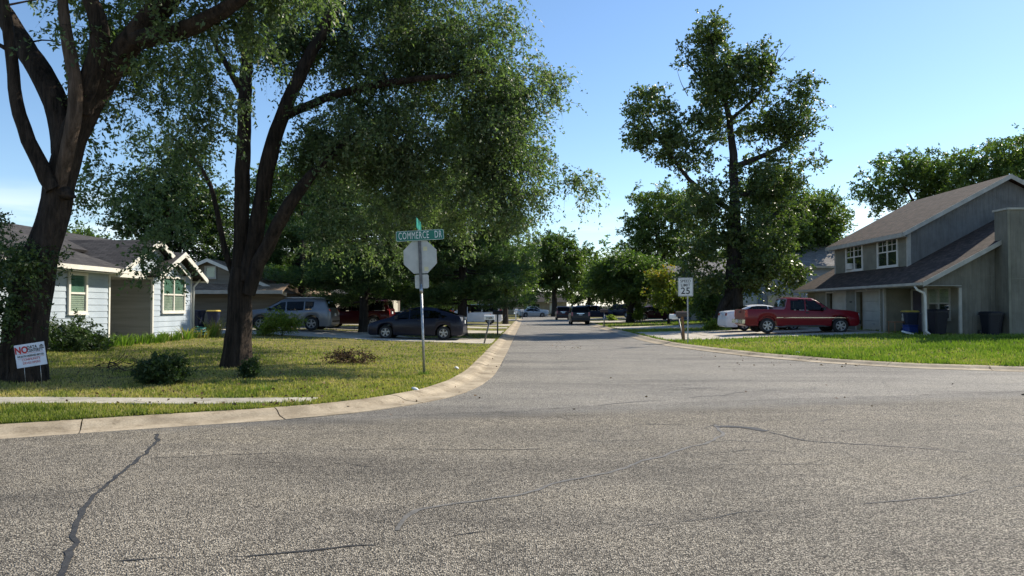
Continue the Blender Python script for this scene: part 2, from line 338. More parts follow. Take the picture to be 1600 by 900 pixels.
def kerb(name, A, B, label):
    par = thing(name, label, loc=(0, 0, 0), kind='structure')
    prof = [(0.0, -0.02), (0.0, 0.010), (0.45, 0.018), (0.56, 0.035), (0.68, 0.07), (0.80, 0.09), (1.0, 0.098), (1.0, -0.02)]
    d = np.r_[0, np.cumsum(np.linalg.norm(np.diff(A, axis=0), axis=1))]
    s = 0; seg = 2.6
    while s < d[-1]-0.2:
        e = min(s+seg-0.018, d[-1]); ss = np.linspace(s, e, 6); jz = random.uniform(-0.006, 0.006)
        a = np.stack([np.interp(ss, d, A[:, k]) for k in (0, 1)], 1); b_ = np.stack([np.interp(ss, d, B[:, k]) for k in (0, 1)], 1)
        mid = a.mean(0); sk = mid[1] > 100 or np.hypot(*mid) > 120 or mid[1] < -4
        if not sk:
            V = []
            for i in range(6):
                for t, z in prof: V.append((*(a[i]*(1-t)+b_[i]*t), z+jz))
            k = len(prof); fs = [(i*k+j, i*k+j+1, (i+1)*k+j+1, (i+1)*k+j) for i in range(5) for j in range(k-1)]
            fs += [tuple(range(k)), tuple(range(5*k+k-1, 5*k-1, -1))]
            mb = MB(); mb.add(V, fs); mb.build('kerb_segment', MT['kerb'], par)
        s += seg
    return par
kerb('kerb', LL, LLb, 'tan concrete rolled kerb curving round the left corner lawn')
kerb('kerb', LR, LRb, 'tan concrete rolled kerb along the right lawn')

def lawn(side, y0, y1, xfar, label):
    ys = np.r_[np.arange(y0, 30, 0.5), np.arange(30, y1, 1.5)]; nx = 46; V = []
    for y in ys:
        xb = xl(y)+0.02 if side < 0 else xr(y)-0.02
        t = np.linspace(0, 1, nx)**2; xs = xb+side*(abs(xfar-xb))*t
        z = terr(xs+side*0.03, np.full(nx, y)); z[0] = 0.08
        V.append(np.stack([xs, np.full(nx, y), z], 1))
    V = np.concatenate(V); n = len(ys)
    i, j = np.meshgrid(np.arange(n-1), np.arange(nx-1), indexing='ij')
    Fc = np.stack([i*nx+j, i*nx+j+1, (i+1)*nx+j+1, (i+1)*nx+j], -1).reshape(-1, 4)
    if side < 0: Fc = Fc[:, ::-1]
    o = link('lawn', fastmesh('lawn', V, Fc, True), MT['lawn']); return tag(o, label, kind='structure')
lawn(-1, -5, 140, -70, 'sun-dappled yellowish lawn on the left corner')
lawn(1, 8, 140, 90, 'bright green lawn before the two-storey house on the right')
sheet('lawn', [(-60, 146), (70, 146), (70, 240), (-60, 240)], 0.10, MT['lawn'], 'distant lawn closing off the far end of the street')

NOGRASS = []
def slabs(name, label, x0, x1, yf0, yf1, n, m=1, mat='drive', lift=0.02, gap=0.015, kind='structure'):
    """paving between x0 and x1 whose near and far edges are yf0(x), yf1(x): n slabs long, m wide"""
    par = thing(name, label, kind=kind); xs = np.linspace(x0, x1, n+1)
    NOGRASS.append((x0, x1, yf0, yf1))
    for i in range(n):
        for j in range(m):
            xa, xb = xs[i]+gap/2, xs[i+1]-gap/2; V = []; K = 4; jz = random.uniform(-0.008, 0.008)
            for u in np.linspace(xa, xb, K):
                a, b_ = yf0(u), yf1(u); w_ = (b_-a)/m
                for v in np.linspace(a+j*w_+(gap/2 if j else 0), a+(j+1)*w_-(gap/2 if j < m-1 else 0), K):
                    V.append((u, v, float(terr(u, v))+lift+jz))
            base = len(V); rim = [(r*K) for r in range(K)]+[(K-1)*K+c for c in range(1, K)]+[r*K+K-1 for r in range(K-2, -1, -1)]+[c for c in range(K-2, 0, -1)]
            fs = [(r*K+c, (r+1)*K+c, (r+1)*K+c+1, r*K+c+1) for r in range(K-1) for c in range(K-1)]
            V += [(V[q][0], V[q][1], V[q][2]-0.09) for q in rim]
            fs += [(rim[q], rim[(q+1) % len(rim)], base+(q+1) % len(rim), base+q) for q in range(len(rim))]
            mb = MB(); mb.add(V, fs); mb.build('slab', MT[mat], par)
    return par
# left pavement wedge beside the crossing street
slabs('pavement', 'narrow concrete pavement slabs between lawn and verge on the left', -16.5, -3.55, lambda x: 11.75+0.17*(x+3.55)-0.06, lambda x: 12.25+0.155*(x+3.55), 9, mat='walk', lift=0.03)
# left drives
slabs('driveway', 'concrete driveway under the dark hatchback and silver SUV', -19.5, -1.6, lambda x: 30.6 + 0.30*max(0, -x-2), lambda x: 35.2+(5.6 if x < -9.5 else 5.6*sm((-x-5)/4.5)), 7, 2)
slabs('driveway', 'concrete driveway under the red SUV by the dark trunk', -22, -1.6, lambda x: 42.6, lambda x: 47.2, 6, 1)
slabs('driveway', 'narrow concrete drive just before the white minivan', -16, -1.6, lambda x: 52.5, lambda x: 55.5, 5, 1)
slabs('driveway', 'concrete driveway under the white minivan', -18, -1.6, lambda x: 60, lambda x: 66, 5, 1)
slabs('driveway', 'far left driveway by the pair of white mailboxes', -18, -1.6, lambda x: 84, lambda x: 92, 4, 1)
# right drives
slabs('driveway', 'wide concrete driveway under the red pickup and white sedan', 6.5, 17.7, lambda x: 34.2+0.6*sm((x-7)/5), lambda x: 44.5, 4, 3)
slabs('driveway', 'concrete driveway beyond the twin mailboxes', 6.4, 24, lambda x: 50.5, lambda x: 57.0, 6, 2)
slabs('driveway', 'far right driveway under the maroon sedan', 6.4, 24, lambda x: 73, lambda x: 80, 5, 1)
slabs('driveway', 'furthest right driveway under the dark parked cars', 6.4, 24, lambda x: 92, lambda x: 99, 4, 1)

# cracks and sealant strips lying on the street
def crack(parent, pts, w0, mat, wob=0.03, name='crack_seal', z=0.0085):
    P = resample([(*G(px, py, 0)[:2], 0) for px, py in pts], 0.09); T = np.gradient(P[:, :2], axis=0); T /= np.linalg.norm(T, axis=1)[:, None]+1e-9
    N = np.stack([-T[:, 1], T[:, 0]], 1); n = len(P); s = np.arange(n)*0.09
    seed = random.random()*50
    off = np.array([mnoise.noise((seed, q*1.7, 0)) for q in s])*wob*2+np.array([mnoise.noise((seed, q*6, 3)) for q in s])*max(wob, .03)*1.2
    wd = w0*(0.65+0.7*np.array([abs(mnoise.noise((seed+9, q*3.0, 0))) for q in s]))
    if w0 < .045: wd = wd*np.clip(np.array([mnoise.noise((seed+31, q*1.3, 0))+.75*abs(mnoise.noise((seed, q*5, 8))) for q in s])*2.2+.55, .04, 1.25); wd[0] *= 0.3; wd[-1] *= 0.3
    C = P[:, :2]+N*off[:, None]; A = C+N*wd[:, None]/2; B = C-N*wd[:, None]/2
    V = np.concatenate([np.c_[A, np.full(n, z)], np.c_[B, np.full(n, z)]]); Fc = np.stack([np.arange(n-1), np.arange(1, n), n+np.arange(1, n), n+np.arange(n-1)], 1)[:, ::-1]
    link(name, fastmesh(name, V, Fc), mat, parent)
crack(cross, [(244, 679), (246, 690), (225, 712), (185, 742), (150, 775), (126, 805), (122, 840), (110, 875), (92, 905)], 0.05, MT['tar'], 0.02)
crack(cross, [(235, 716), (330, 713), (450, 708), (600, 702), (720, 703), (850, 703)], 0.022, MT['tar'], 0.03)
crack(cross, [(1118, 664), (1128, 680), (1105, 692), (1040, 712), (960, 735), (900, 750), (800, 775), (700, 790), (650, 800), (620, 830)], 0.05, MT['tar_old'], 0.03)
crack(cross, [(1120, 668), (1160, 668), (1200, 674)], 0.16, MT['tar'], 0.05, z=0.0095)
crack(cross, [(1200, 676), (1260, 690), (1400, 698), (1500, 706), (1640, 716)], 0.03, MT['tar'], 0.03)
crack(cross, [(1030, 727), (1150, 727), (1310, 726)], 0.02, MT['tar'], 0.03)
crack(cross, [(180, 878), (420, 866), (640, 848), (760, 832)], 0.024, MT['tar'], 0.025)
crack(cross, [(1000, 822), (1200, 800), (1420, 780), (1640, 755)], 0.02, MT['tar'], 0.03)
crack(cross, [(0, 778), (130, 770), (180, 752)], 0.012, MT['tar'], 0.02)
crack(road, [(790, 565), (900, 562), (1010, 560)], 0.03, MT['tar'], 0.03, z=0.004)
crack(road, [(860, 640), (1000, 628), (1100, 620), (1230, 606)], 0.024, MT['tar'], 0.05, z=0.004)
crack(road, [(1380, 592), (1386, 604), (1440, 612)], 0.012, MT['tar'], 0.03, z=0.004)
crack(road, [(1000, 600), (1080, 606), (1180, 612), (1280, 607)], 0.024, MT['tar'], 0.05, z=0.004)
crack(road, [(930, 545), (1010, 548)], 0.05, MT['tar_old'], 0.02, z=0.004)
crack(road, [(783, 572), (790, 552), (802, 532), (810, 514)], 0.035, MT['tar'], 0.012, z=0.004)

for k_, (x_, y_) in enumerate(((1060, 668), (1130, 690), (1090, 650), (1180, 655), (960, 690), (1010, 668), (1240, 660), (1150, 705), (880, 655), (1320, 672), (520, 730), (1450, 650))):
    crack(cross, [(x_-50+7*(k_ % 3), y_+(k_*5) % 9-4), (x_-15, y_+(k_*7) % 11-5), (x_+25, y_-(k_*3) % 8+3), (x_+70, y_+(k_*11) % 13-6)], .013, MT['tar'], .08)
# grass blades: far too many to count
def grass(name, label, side, n, y0, y1, hgt, seed, mat):
    rs = np.random.RandomState(seed); u = rs.rand(n*2)
    y = 1/np.sqrt((1/y0**2)*(1-u)+(1/y1**2)*u); 
    if side < 0: x = xl(y)+.07-rs.rand(len(y))**1.25*np.minimum(24, 0.9*y+4)
    else: x = xr(y)-.07+rs.rand(len(y))**1.1*np.minimum(26, 1.0*y+4)
    ok = np.ones(len(y), bool)
    for x0, x1, f0, f1 in NOGRASS:
        near = (x > x0) & (x < x1)
        for k in np.where(near & ok)[0]:
            if f0(x[k])+0.04 < y[k] < f1(x[k])-0.04: ok[k] = False
    x, y = x[ok][:n], y[ok][:n]; n = len(x); z = terr(x, y)
    patch = np.array([mnoise.noise((a*0.45, b*0.45, seed)) for a, b in zip(x, y)]); patch2 = np.array([mnoise.noise((a*2.1, b*2.1, seed)) for a, b in zip(x, y)])
    big = np.array([mnoise.noise((a*0.16, b*0.16, seed+4)) for a, b in zip(x, y)]); weed = (np.array([mnoise.noise((a*1.1, b*1.1, seed+8)) for a, b in zip(x, y)]) > .38)
    patch = .65*patch+.75*big
    h = hgt*(0.5+0.9*rs.rand(n))*(1-0.45*patch)*np.where(weed, 1.5, 1)*np.where(patch2 > .42, .35, 1); wd = (0.005+0.00055*y)*(0.7+0.6*rs.rand(n)); a = rs.rand(n)*2*np.pi; ln = rs.rand(n)*0.7; b = rs.rand(n)*2*np.pi
    p = np.stack([x, y, z-0.005], 1); d = np.stack([np.cos(a), np.sin(a), 0*a], 1)*wd[:, None]
    tip = p+np.stack([np.cos(b)*ln*h, np.sin(b)*ln*h, h], 1)
    V = np.stack([p-d, p+d, tip], 1).reshape(-1, 3); Fc = np.arange(3*n).reshape(-1, 3)
    v = np.clip((0.54 if side < 0 else 0.46)+0.7*patch+0.35*patch2+0.22*rs.randn(n)-.25*weed, 0, 1)
    return tag(link(name, fastmesh(name, V, Fc, attr=v), mat), label, 'grass', kind='stuff')
GR = leafmat('grass_blades_dry', [(0.0, (0.12, 0.16, 0.03)), (0.35, (0.225, 0.245, 0.06)), (0.65, (0.35, 0.31, 0.105)), (1.0, (0.46, 0.37, 0.18))], 0.35, 0.6, 0.2)
GR2 = leafmat('grass_blades_green', [(0.0, (0.10, 0.16, 0.024)), (0.5, (0.175, 0.245, 0.04)), (0.78, (0.27, 0.29, 0.075)), (1.0, (0.37, 0.32, 0.14))], 0.35, 0.6, 0.2)
grass('grass', 'short yellowish grass covering the left corner lawn', -1, 230000, 8.2, 60, 0.05, 3, GR)
grass('grass', 'taller bright green grass covering the right lawn', 1, 150000, 17, 70, 0.095, 5, GR2)
# ------------------------------------------------------------------ houses
MT['blue_siding'] = M2('pale_blue_siding', (0.33, 0.39, 0.45), (0.42, 0.48, 0.54), 1.6, 0.7, bs=0.1, bscale=30)
MT['white_trim'] = M2('white_trim', (0.58, 0.56, 0.50), (0.70, 0.68, 0.62), 3, 0.6)
MT['blind'] = M2('window_blind', (0.55, 0.53, 0.47), (0.66, 0.64, 0.58), 2, 0.8)
MT['green_reflection'] = M2('painted_green_reflection', (0.14, 0.25, 0.21), (0.21, 0.33, 0.28), 2, 0.8)  # green reflection of lawn and trees, painted on panels behind the upper panes
MT['dark_room'] = M2('dark_interior', (0.015, 0.015, 0.014), (0.03, 0.03, 0.028), 2, 0.9)
MT['pane'] = panemat('window_pane')
MT['shingle_dark'] = shinglemat('charcoal_shingles', (0.045, 0.042, 0.042), (0.085, 0.08, 0.078))
MT['shingle_brown'] = shinglemat('brown_shingles', (0.052, 0.037, 0.029), (0.118, 0.082, 0.064))
MT['shingle_tan'] = shinglemat('tan_shingles', (0.22, 0.16, 0.11), (0.34, 0.25, 0.18))
MT['shingle_grey'] = shinglemat('grey_shingles', (0.20, 0.19, 0.19), (0.32, 0.31, 0.30))
MT['greige'] = groovemat('grey_green_panel_siding', (0.15, 0.143, 0.113), (0.215, 0.203, 0.163))
MT['greige_up'] = groovemat('slate_panel_siding', (0.14, 0.14, 0.132), (0.19, 0.19, 0.18))
MT['greige_lap'] = M2('grey_green_lap_siding', (0.165, 0.16, 0.12), (0.23, 0.22, 0.17), 1.5, 0.8, bs=0.1, bscale=20)
MT['trim_grey'] = M2('pale_grey_trim', (0.34, 0.33, 0.285), (0.45, 0.43, 0.375), 3, 0.7)
MT['garage_door'] = M2('cream_garage_door', (0.42, 0.40, 0.33), (0.52, 0.49, 0.41), 1.5, 0.65)
MT['door_dark'] = M2('dark_purple_door', (0.06, 0.05, 0.07), (0.09, 0.08, 0.10), 2, 0.5)
MT['brown_siding'] = M2('taupe_siding', (0.15, 0.13, 0.10), (0.20, 0.175, 0.14), 1.2, 0.85, stretch=(0.3, 0.3, 6), bs=0.5, bscale=6)
MT['slate'] = M2('slate_blue_siding', (0.085, 0.10, 0.13), (0.12, 0.14, 0.175), 1.2, 0.85, stretch=(0.3, 0.3, 6), bs=0.4, bscale=6)
MT['bluegrey'] = M2('blue_grey_siding', (0.22, 0.26, 0.32), (0.29, 0.33, 0.39), 1.2, 0.85, stretch=(0.3, 0.3, 6), bs=0.4, bscale=6)
MT['beige'] = M2('beige_siding', (0.34, 0.30, 0.24), (0.44, 0.39, 0.32), 1.2, 0.85, bs=0.2)
MT['foundation'] = M2('foundation_concrete', (0.24, 0.23, 0.21), (0.34, 0.32, 0.29), 3, 0.9, bs=0.3)
MT['white_paint'] = M1('white_paint', (0.78, 0.78, 0.76), 0.5)
MT['black'] = M1('black_plastic', (0.018, 0.018, 0.02), 0.5)
MT['metal'] = M2('galvanised_steel', (0.30, 0.31, 0.32), (0.46, 0.47, 0.48), 12, 0.42, 0.85)

def hp(par, mb, name, mat, sub=None):
    """a part of a house given in world metres"""
    m = MT[mat] if isinstance(mat, str) else mat
    if sub is not None: return mb.build(name, m, sub)
    return mb.build(name, m, par, loc=-Vector(par.location))
def B(a, b): return MB().box(a, b)
def roof(par, P, mat, name='roof', t=0.09, sub=None):
    """roof plane through P (first edge along the eave), laid out in metres for the shingle courses"""
    P = [Vector(p) for p in P]; u = (P[1]-P[0]).normalized(); n = u.cross(P[2]-P[0]).normalized()
    if n.z < 0: n = -n
    v = n.cross(u); mb = MB(); mb.poly([p-n*t for p in P], n, t); me = mb.mesh(name)
    uv = me.uv_layers.new(name='UVMap')
    for l in me.loops:
        c = Vector(me.vertices[l.vertex_index].co); uv.data[l.index].uv = ((c-P[0]).dot(u), (c-P[0]).dot(v))
    if sub is not None: return link(name, me, MT[mat], sub)
    return link(name, me, MT[mat], par, loc=-Vector(par.location))
def basis(o, u, n):
    u = Vector(u); n = Vector(n); z = Vector((0, 0, 1))
    return Matrix(((u.x, n.x, z.x, o[0]), (u.y, n.y, z.y, o[1]), (u.z, n.z, z.z, o[2]), (0, 0, 0, 1)))
def window(par, o, u, n, w, h, lights=2, rail=True, trim='white_trim', lower='blind', upper='green_reflection', fw=0.09, grid=False):
    """window centred on o (bottom middle on the wall face), u along the wall, n outwards"""
    M = basis(o, u, n); f = MB()
    for a, b in (((-w/2-fw, 0, -fw), (w/2+fw, 0.06, 0)), ((-w/2-fw, 0, h), (w/2+fw, 0.06, h+fw)), ((-w/2-fw, 0, 0), (-w/2, 0.06, h)), ((w/2, 0, 0), (w/2+fw, 0.06, h))): f.box(a, b, M)
    fr = hp(par, f, 'window', trim)
    lw = w/lights
    mu_ = MB()
    for k in range(1, lights): mu_.box((-w/2+k*lw-0.035, 0.004, 0), (-w/2+k*lw+0.035, 0.05, h), M)
    if rail:
        for k in range(lights): mu_.box((-w/2+k*lw+0.036, 0.004, h*0.5-0.03), (-w/2+(k+1)*lw-0.036, 0.045, h*0.5+0.03), M)
    if grid:
        for k in range(lights):
            mu_.box((-w/2+(k+.5)*lw-0.012, 0.004, h*.5+.03), (-w/2+(k+.5)*lw+0.012, 0.03, h), M)
            mu_.box((-w/2+k*lw+0.036, 0.004, h*.75-.012), (-w/2+(k+.5)*lw-.013, 0.03, h*.75+.012), M); mu_.box((-w/2+(k+.5)*lw+.013, 0.004, h*.75-.012), (-w/2+(k+1)*lw-.036, 0.03, h*.75+.012), M)
    if mu_.v: hp(par, mu_, 'mullion', trim, fr)
    for k in range(lights):
        a, b = -w/2+k*lw+(0.035 if k else 0), -w/2+(k+1)*lw-(0.035 if k < lights-1 else 0)
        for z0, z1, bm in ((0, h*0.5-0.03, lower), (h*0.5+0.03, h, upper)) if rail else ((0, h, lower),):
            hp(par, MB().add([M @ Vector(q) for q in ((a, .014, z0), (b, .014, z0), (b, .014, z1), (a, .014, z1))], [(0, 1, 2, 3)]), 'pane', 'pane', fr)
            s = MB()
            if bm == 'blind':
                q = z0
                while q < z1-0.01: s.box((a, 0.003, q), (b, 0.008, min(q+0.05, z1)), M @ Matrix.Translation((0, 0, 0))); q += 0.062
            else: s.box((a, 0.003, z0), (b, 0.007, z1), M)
            hp(par, s, 'blind' if bm == 'blind' else ('green_reflection' if bm == 'green_reflection' else 'interior'), bm if bm in MT else 'dark_room', fr)
    hp(par, MB().box((-w/2-fw-0.02, 0, -fw-0.035), (w/2+fw+0.02, 0.085, -fw-0.001), M), 'sill', trim, fr)
    return fr
def lapboard(L, h=0.205):
    """one lap board, lower edge proud: length along x, face towards -y"""
    mb = MB(); mb.add([(0, 0, 0), (L, 0, 0), (L, 0, h), (0, 0, h), (0, -0.024, 0), (L, -0.024, 0), (L, -0.006, h), (0, -0.006, h)], [(0, 3, 2, 1), (4, 5, 6, 7), (0, 1, 5, 4), (3, 7, 6, 2), (0, 4, 7, 3), (1, 2, 6, 5)]); return mb.mesh('siding_board')

# ---- pale blue bungalow on the left (front faces the street, +X)
h = thing('bungalow', 'pale blue lap-sided bungalow with charcoal roof and white trim on the left', 'house', (-14.2, 24, 0.35)); HB = h
gz, ez, wx = 0.36, 2.95, -14.2
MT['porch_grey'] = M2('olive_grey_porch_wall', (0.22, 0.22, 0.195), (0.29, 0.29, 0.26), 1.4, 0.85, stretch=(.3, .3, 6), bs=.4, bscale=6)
ay0, ay1, wy1 = 24.2, 26.95, 30.15                     # entry alcove between ay0 and ay1, gabled wing up to wy1
wy0 = ay1; wm = (wy0+wy1)/2; gr_ = 0.50
hp(h, B((-24, 12, gz-0.3), (wx-.02, ay0-.02, ez-.02)), 'wall', 'blue_siding')
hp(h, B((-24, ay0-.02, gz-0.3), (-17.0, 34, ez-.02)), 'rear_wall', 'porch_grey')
hp(h, B((-17, ay0-.019, gz-.3), (wx-.03, ay1-.005, gz+.05)), 'porch_floor', 'foundation')
wing = MB(); wing.poly([(wx-0.02, wy0+.02, gz-0.3), (wx-0.02, wy1, gz-0.3), (wx-0.02, wy1, ez), (wx-0.02, wm, ez+(wy1-wm)*gr_), (wx-0.02, wy0+.02, ez)], (-1, 0, 0), 3.0)
hp(h, wing, 'wing', 'blue_siding')
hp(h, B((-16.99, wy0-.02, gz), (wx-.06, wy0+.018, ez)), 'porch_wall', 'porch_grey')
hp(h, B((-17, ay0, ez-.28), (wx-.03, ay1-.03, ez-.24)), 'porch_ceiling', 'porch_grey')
hp(h, B((wx-.14, ay0+.002, ez-.25), (wx+.0, ay1-.022, ez+.02)), 'porch_beam', 'white_trim')
bd = {}
def board(L):
    L = round(L, 2)
    if L not in bd: bd[L] = lapboard(L)
    return bd[L]
z = gz+0.12
while z < ez+1.0:                                   # boards of the wing front, shortened under the rakes
    top = z+0.205
    if top <= ez: a, b = wy0+0.10, wy1-0.1
    else: k = (top-ez)/gr_; a, b = wy0+k, wy1-k
    if b-a > 0.15: link('siding_board', board(b-a), MT['blue_siding'], h, loc=Vector((wx-0.015, a, z))-Vector(h.location), rot=(0, 0, R(90)))
    z += 0.208
z = gz+0.12
while z < ez-0.2:
    link('siding_board', board(7.0), MT['blue_siding'], h, loc=Vector((wx-0.015, ay0-7.09, z))-Vector(h.location), rot=(0, 0, R(90))); z += 0.208
for y in (wy0+0.002, wy1-0.1, ay0-.09): hp(h, B((wx-0.05, y, gz-.05), (wx+0.03, y+0.085, ez-.02)), 'corner_board', 'white_trim')
hp(h, MB().tube([(wx+.08, wy1+.02, gz-.1), (wx+.08, wy1+.02, 2.5), (wx+.2, wy1+.16, 2.72), (wx+.25, wy1+.25, ez-.12)], 0.045, 8), 'downspout', 'white_trim')
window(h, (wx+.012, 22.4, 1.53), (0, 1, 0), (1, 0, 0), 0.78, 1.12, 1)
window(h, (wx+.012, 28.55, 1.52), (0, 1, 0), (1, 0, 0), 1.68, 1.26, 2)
# roofs
rx, rzz, ex = -19.2, 4.76, -13.75
roof(h, [(ex, 11.6, ez-.02), (ex, 24.75, ez-.02), (rx, 24.75, rzz), (rx, 11.6, rzz)], 'shingle_dark')
roof(h, [(ex-2.4, 24.751, ez+.78), (ex-2.4, 34.3, ez+.78), (rx, 34.3, rzz), (rx, 24.751, rzz)], 'shingle_dark')
roof(h, [(2*rx-ex, 34.3, ez), (2*rx-ex, 11.6, ez), (rx, 11.6, rzz), (rx, 34.3, rzz)], 'shingle_dark')
hp(h, B((ex-.002, 11.6, ez-0.15), (ex+.1, 24.72, ez-0.01)), 'gutter', 'white_trim')
hp(h, B((wx+.01, 11.6, ez-0.19), (ex-.01, 24.1, ez-0.17)), 'soffit', 'white_trim')
fx = ex+.03; o_ = 0.40                               # wing roof with rakes
ze = ez-o_*gr_+0.09; zr = ze+(wy1-wm+o_)*gr_
for s, ya in ((-1, wy0-o_), (1, wy1+o_)):
    roof(h, [(fx, ya, ze), (-18.2, ya, ze), (-18.2, wm, zr), (fx, wm, zr)], 'shingle_dark')
    rk = MB(); rk.poly([(fx+.004, ya, ze-.19), (fx+.004, wm, zr-.19), (fx+.004, wm, zr+.01), (fx+.004, ya, ze+.01)], (1, 0, 0), 0.03); hp(h, rk, 'rake_board', 'white_trim')
    if s > 0: hp(h, B((-16.0, ya+.002, ze-.15), (fx+.03, ya+.07, ze-0.02)), 'gutter', 'white_trim')
by, bx, bh = 27.1, ex-.22, 2.4                      # the larger gable just behind the wing gable, over the alcove
zr2 = ez+0.06+bh*gr_
for s in (-1, 1):
    ya = by+s*bh; roof(h, [(bx, ya, ez+.06), (-19.3, ya, ez+.06), (-19.3, by, zr2), (bx, by, zr2)], 'shingle_dark')
    rk = MB(); rk.poly([(bx+.004, ya, ez-.14), (bx+.004, by, zr2-.20), (bx+.004, by, zr2+.01), (bx+.004, ya, ez+.07)], (1, 0, 0), 0.03); hp(h, rk, 'rake_board', 'white_trim')
gp = MB(); gp.poly([(wx-.06, by-bh+.3, ez+.022), (wx-.06, by+bh-.3, ez+.022), (wx-.06, by, zr2-.14)], (-1, 0, 0), 0.1); hp(h, gp, 'gable', 'blue_siding')
hp(h, MB().tube([(rx+.3, 20.4, rzz-.35), (rx+.3, 20.4, rzz+.25)], .06, 10), 'vent_pipe', 'metal')

# ---- taupe house with tan roof behind it
h = thing('house', 'taupe house with tan gable roof half hidden behind the blue bungalow', 'house', (-19.5, 44, 0.38))
g0, yb = 0.3, 44.0; xr_, hw, zt_, zev = -19.6, 4.9, 4.62, 2.55
mb = MB(); mb.poly([(xr_-hw+.3, yb, g0), (xr_+hw-.3, yb, g0), (xr_+hw-.3, yb, zev), (xr_, yb, zt_-.1), (xr_-hw+.3, yb, zev)], (0, 1, 0), 11); hp(h, mb, 'wall', 'brown_siding')
for s in (-1, 1):
    roof(h, [(xr_+s*hw, yb-.4, zev-.05), (xr_+s*hw, yb+11.4, zev-.05), (xr_, yb+11.4, zt_), (xr_, yb-.4, zt_)], 'shingle_tan')
    rk = MB(); rk.poly([(xr_+s*hw, yb-.404, zev-.25), (xr_, yb-.404, zt_-.2), (xr_, yb-.404, zt_+.01), (xr_+s*hw, yb-.404, zev-.04)], (0, -1, 0), .03); hp(h, rk, 'rake_board', 'white_trim')
roof(h, [(xr_-hw, yb-1.1, 2.66), (xr_+hw, yb-1.1, 2.66), (xr_+hw, yb-.01, 3.1), (xr_-hw, yb-.01, 3.1)], 'shingle_tan', 'porch_roof')
hp(h, B((xr_-hw, yb-1.13, 2.45), (xr_+hw, yb-1.102, 2.67)), 'fascia', 'trim_grey')
window(h, (xr_+.05, yb-.002, 3.5), (1, 0, 0), (0, -1, 0), .55, .6, 1, False, 'trim_grey', 'blind')

# ---- two-storey duplex on the right
h = thing('duplex', 'two-storey grey-green duplex with brown shingle roof and two garage doors on the right', 'house', (17.8, 36.6, 0.4)); HD = h
g0 = 0.40
sl_ = 0.54; lx, lz = 17.2, 2.74
def zl(x): return lz+sl_*(x-lx)
rX = 23.9
# gable-end wall of the low wing, facing the camera
mb = MB(); mb.poly([(19.1, 32.4, g0-.2), (29, 32.4, g0-.2), (29, 32.4, zl(rX*2-29)-.12), (rX, 32.4, zl(rX)-.12), (19.1, 32.4, zl(19.1)-.12)], (0, 1, 0), 0.14); hp(h, mb, 'gable_wall', 'greige')
mb = MB(); mb.poly([(17.55, 32.402, 2.52), (19.098, 32.402, 2.52), (19.098, 32.402, zl(19.1)-.12), (17.55, 32.402, zl(17.55)-.12)], (0, 1, 0), 0.12); hp(h, mb, 'porch_header', 'greige')
hp(h, B((19.1, 32.55, g0-.2), (19.25, 36.59, 3.6)), 'porch_wall', 'greige_lap')
hp(h, B((18.97, 32.32, g0), (19.09, 32.42, 2.51)), 'corner_board', 'trim_grey')
hp(h, MB().box((17.5, 32.42, g0-.1), (17.62, 32.53, 2.5)), 'post', 'trim_grey')
hp(h, MB().tube([(17.14, 32.5, 2.58), (17.2, 32.42, 2.42), (17.45, 32.34, 2.28), (17.5, 32.34, 2.1), (17.52, 32.34, .6), (17.6, 32.2, .46)], 0.055, 8), 'downspout', 'white_trim')
# garage block
for a, b in ((36.6, 37.1), (39.7, 41.0), (43.6, 45.4)): hp(h, B((17.8, a, g0-.2), (18.0, b, 2.72)), 'pier', 'greige_lap')
for a, b in ((37.1, 39.7), (41.0, 43.6)): hp(h, B((17.8, a+.002, 2.48), (18.0, b-.002, 2.72)), 'lintel', 'greige_lap')
hp(h, B((17.99, 36.6, g0-.2), (19.09, 36.75, 2.75)), 'side_wall', 'greige_lap')
hp(h, B((17.74, 36.56, g0), (17.86, 36.66, 2.6)), 'corner_board', 'trim_grey')
def lap(par, y0, y1, z0, z1, x, name='siding', pitch=.15):
    mb = MB(); z = z0
    while z < z1-.02:
        t = min(z+pitch, z1); mb.add([(x, y0, z), (x, y1, z), (x, y1, t), (x, y0, t), (x-.022, y0, z), (x-.022, y1, z), (x-.006, y1, t), (x-.006, y0, t)], [(0, 3, 2, 1), (4, 5, 6, 7), (0, 1, 5, 4), (3, 7, 6, 2), (0, 4, 7, 3), (1, 2, 6, 5)]); z += pitch
    o = hp(par, mb, name, 'greige_lap'); o['kind'] = 'stuff'
for a, b in ((36.67, 37.0), (39.8, 40.9), (43.7, 45.4)): lap(h, a, b, g0, 2.7, 17.798)
for a, b in ((37.1, 39.7), (41.0, 43.6)):
    d = hp(h, B((18.16, a-.05, g0-.1), (18.2, b+.05, 2.6)), 'garage_door', 'garage_door')
    for k in range(4):
        z0 = g0+.02+k*.52; hp(h, MB().cbox((18.1, a+.02, z0), (18.159, b-.02, z0+.505), .012), 'panel', 'garage_door', d)
    hp(h, B((18.07, (a+b)/2-.1, g0+.35), (18.098, (a+b)/2+.1, g0+.4)), 'handle', 'metal', d)
    f = MB(); f.box((17.76, a-.09, g0), (17.797, a+.0, 2.57)); f.box((17.76, b, g0), (17.797, b+.09, 2.57)); f.box((17.76, a+.001, 2.47), (17.797, b-.001, 2.57)); hp(h, f, 'door_frame', 'trim_grey')
    f = MB(); f.box((17.68, (a+b)/2-.2, 2.6), (17.79, (a+b)/2+.2, 2.66)); f.lathe([(0.01, 0), (.05, .02), (.06, .1), (.01, .12)], 'x', 10, (17.62, (a+b)/2-.1, 2.58)); hp(h, f, 'lamp', 'white_trim')
hp(h, B((17.77, 40.2, 1.9), (17.778, 40.5, 1.98)), 'house_number', 'black')
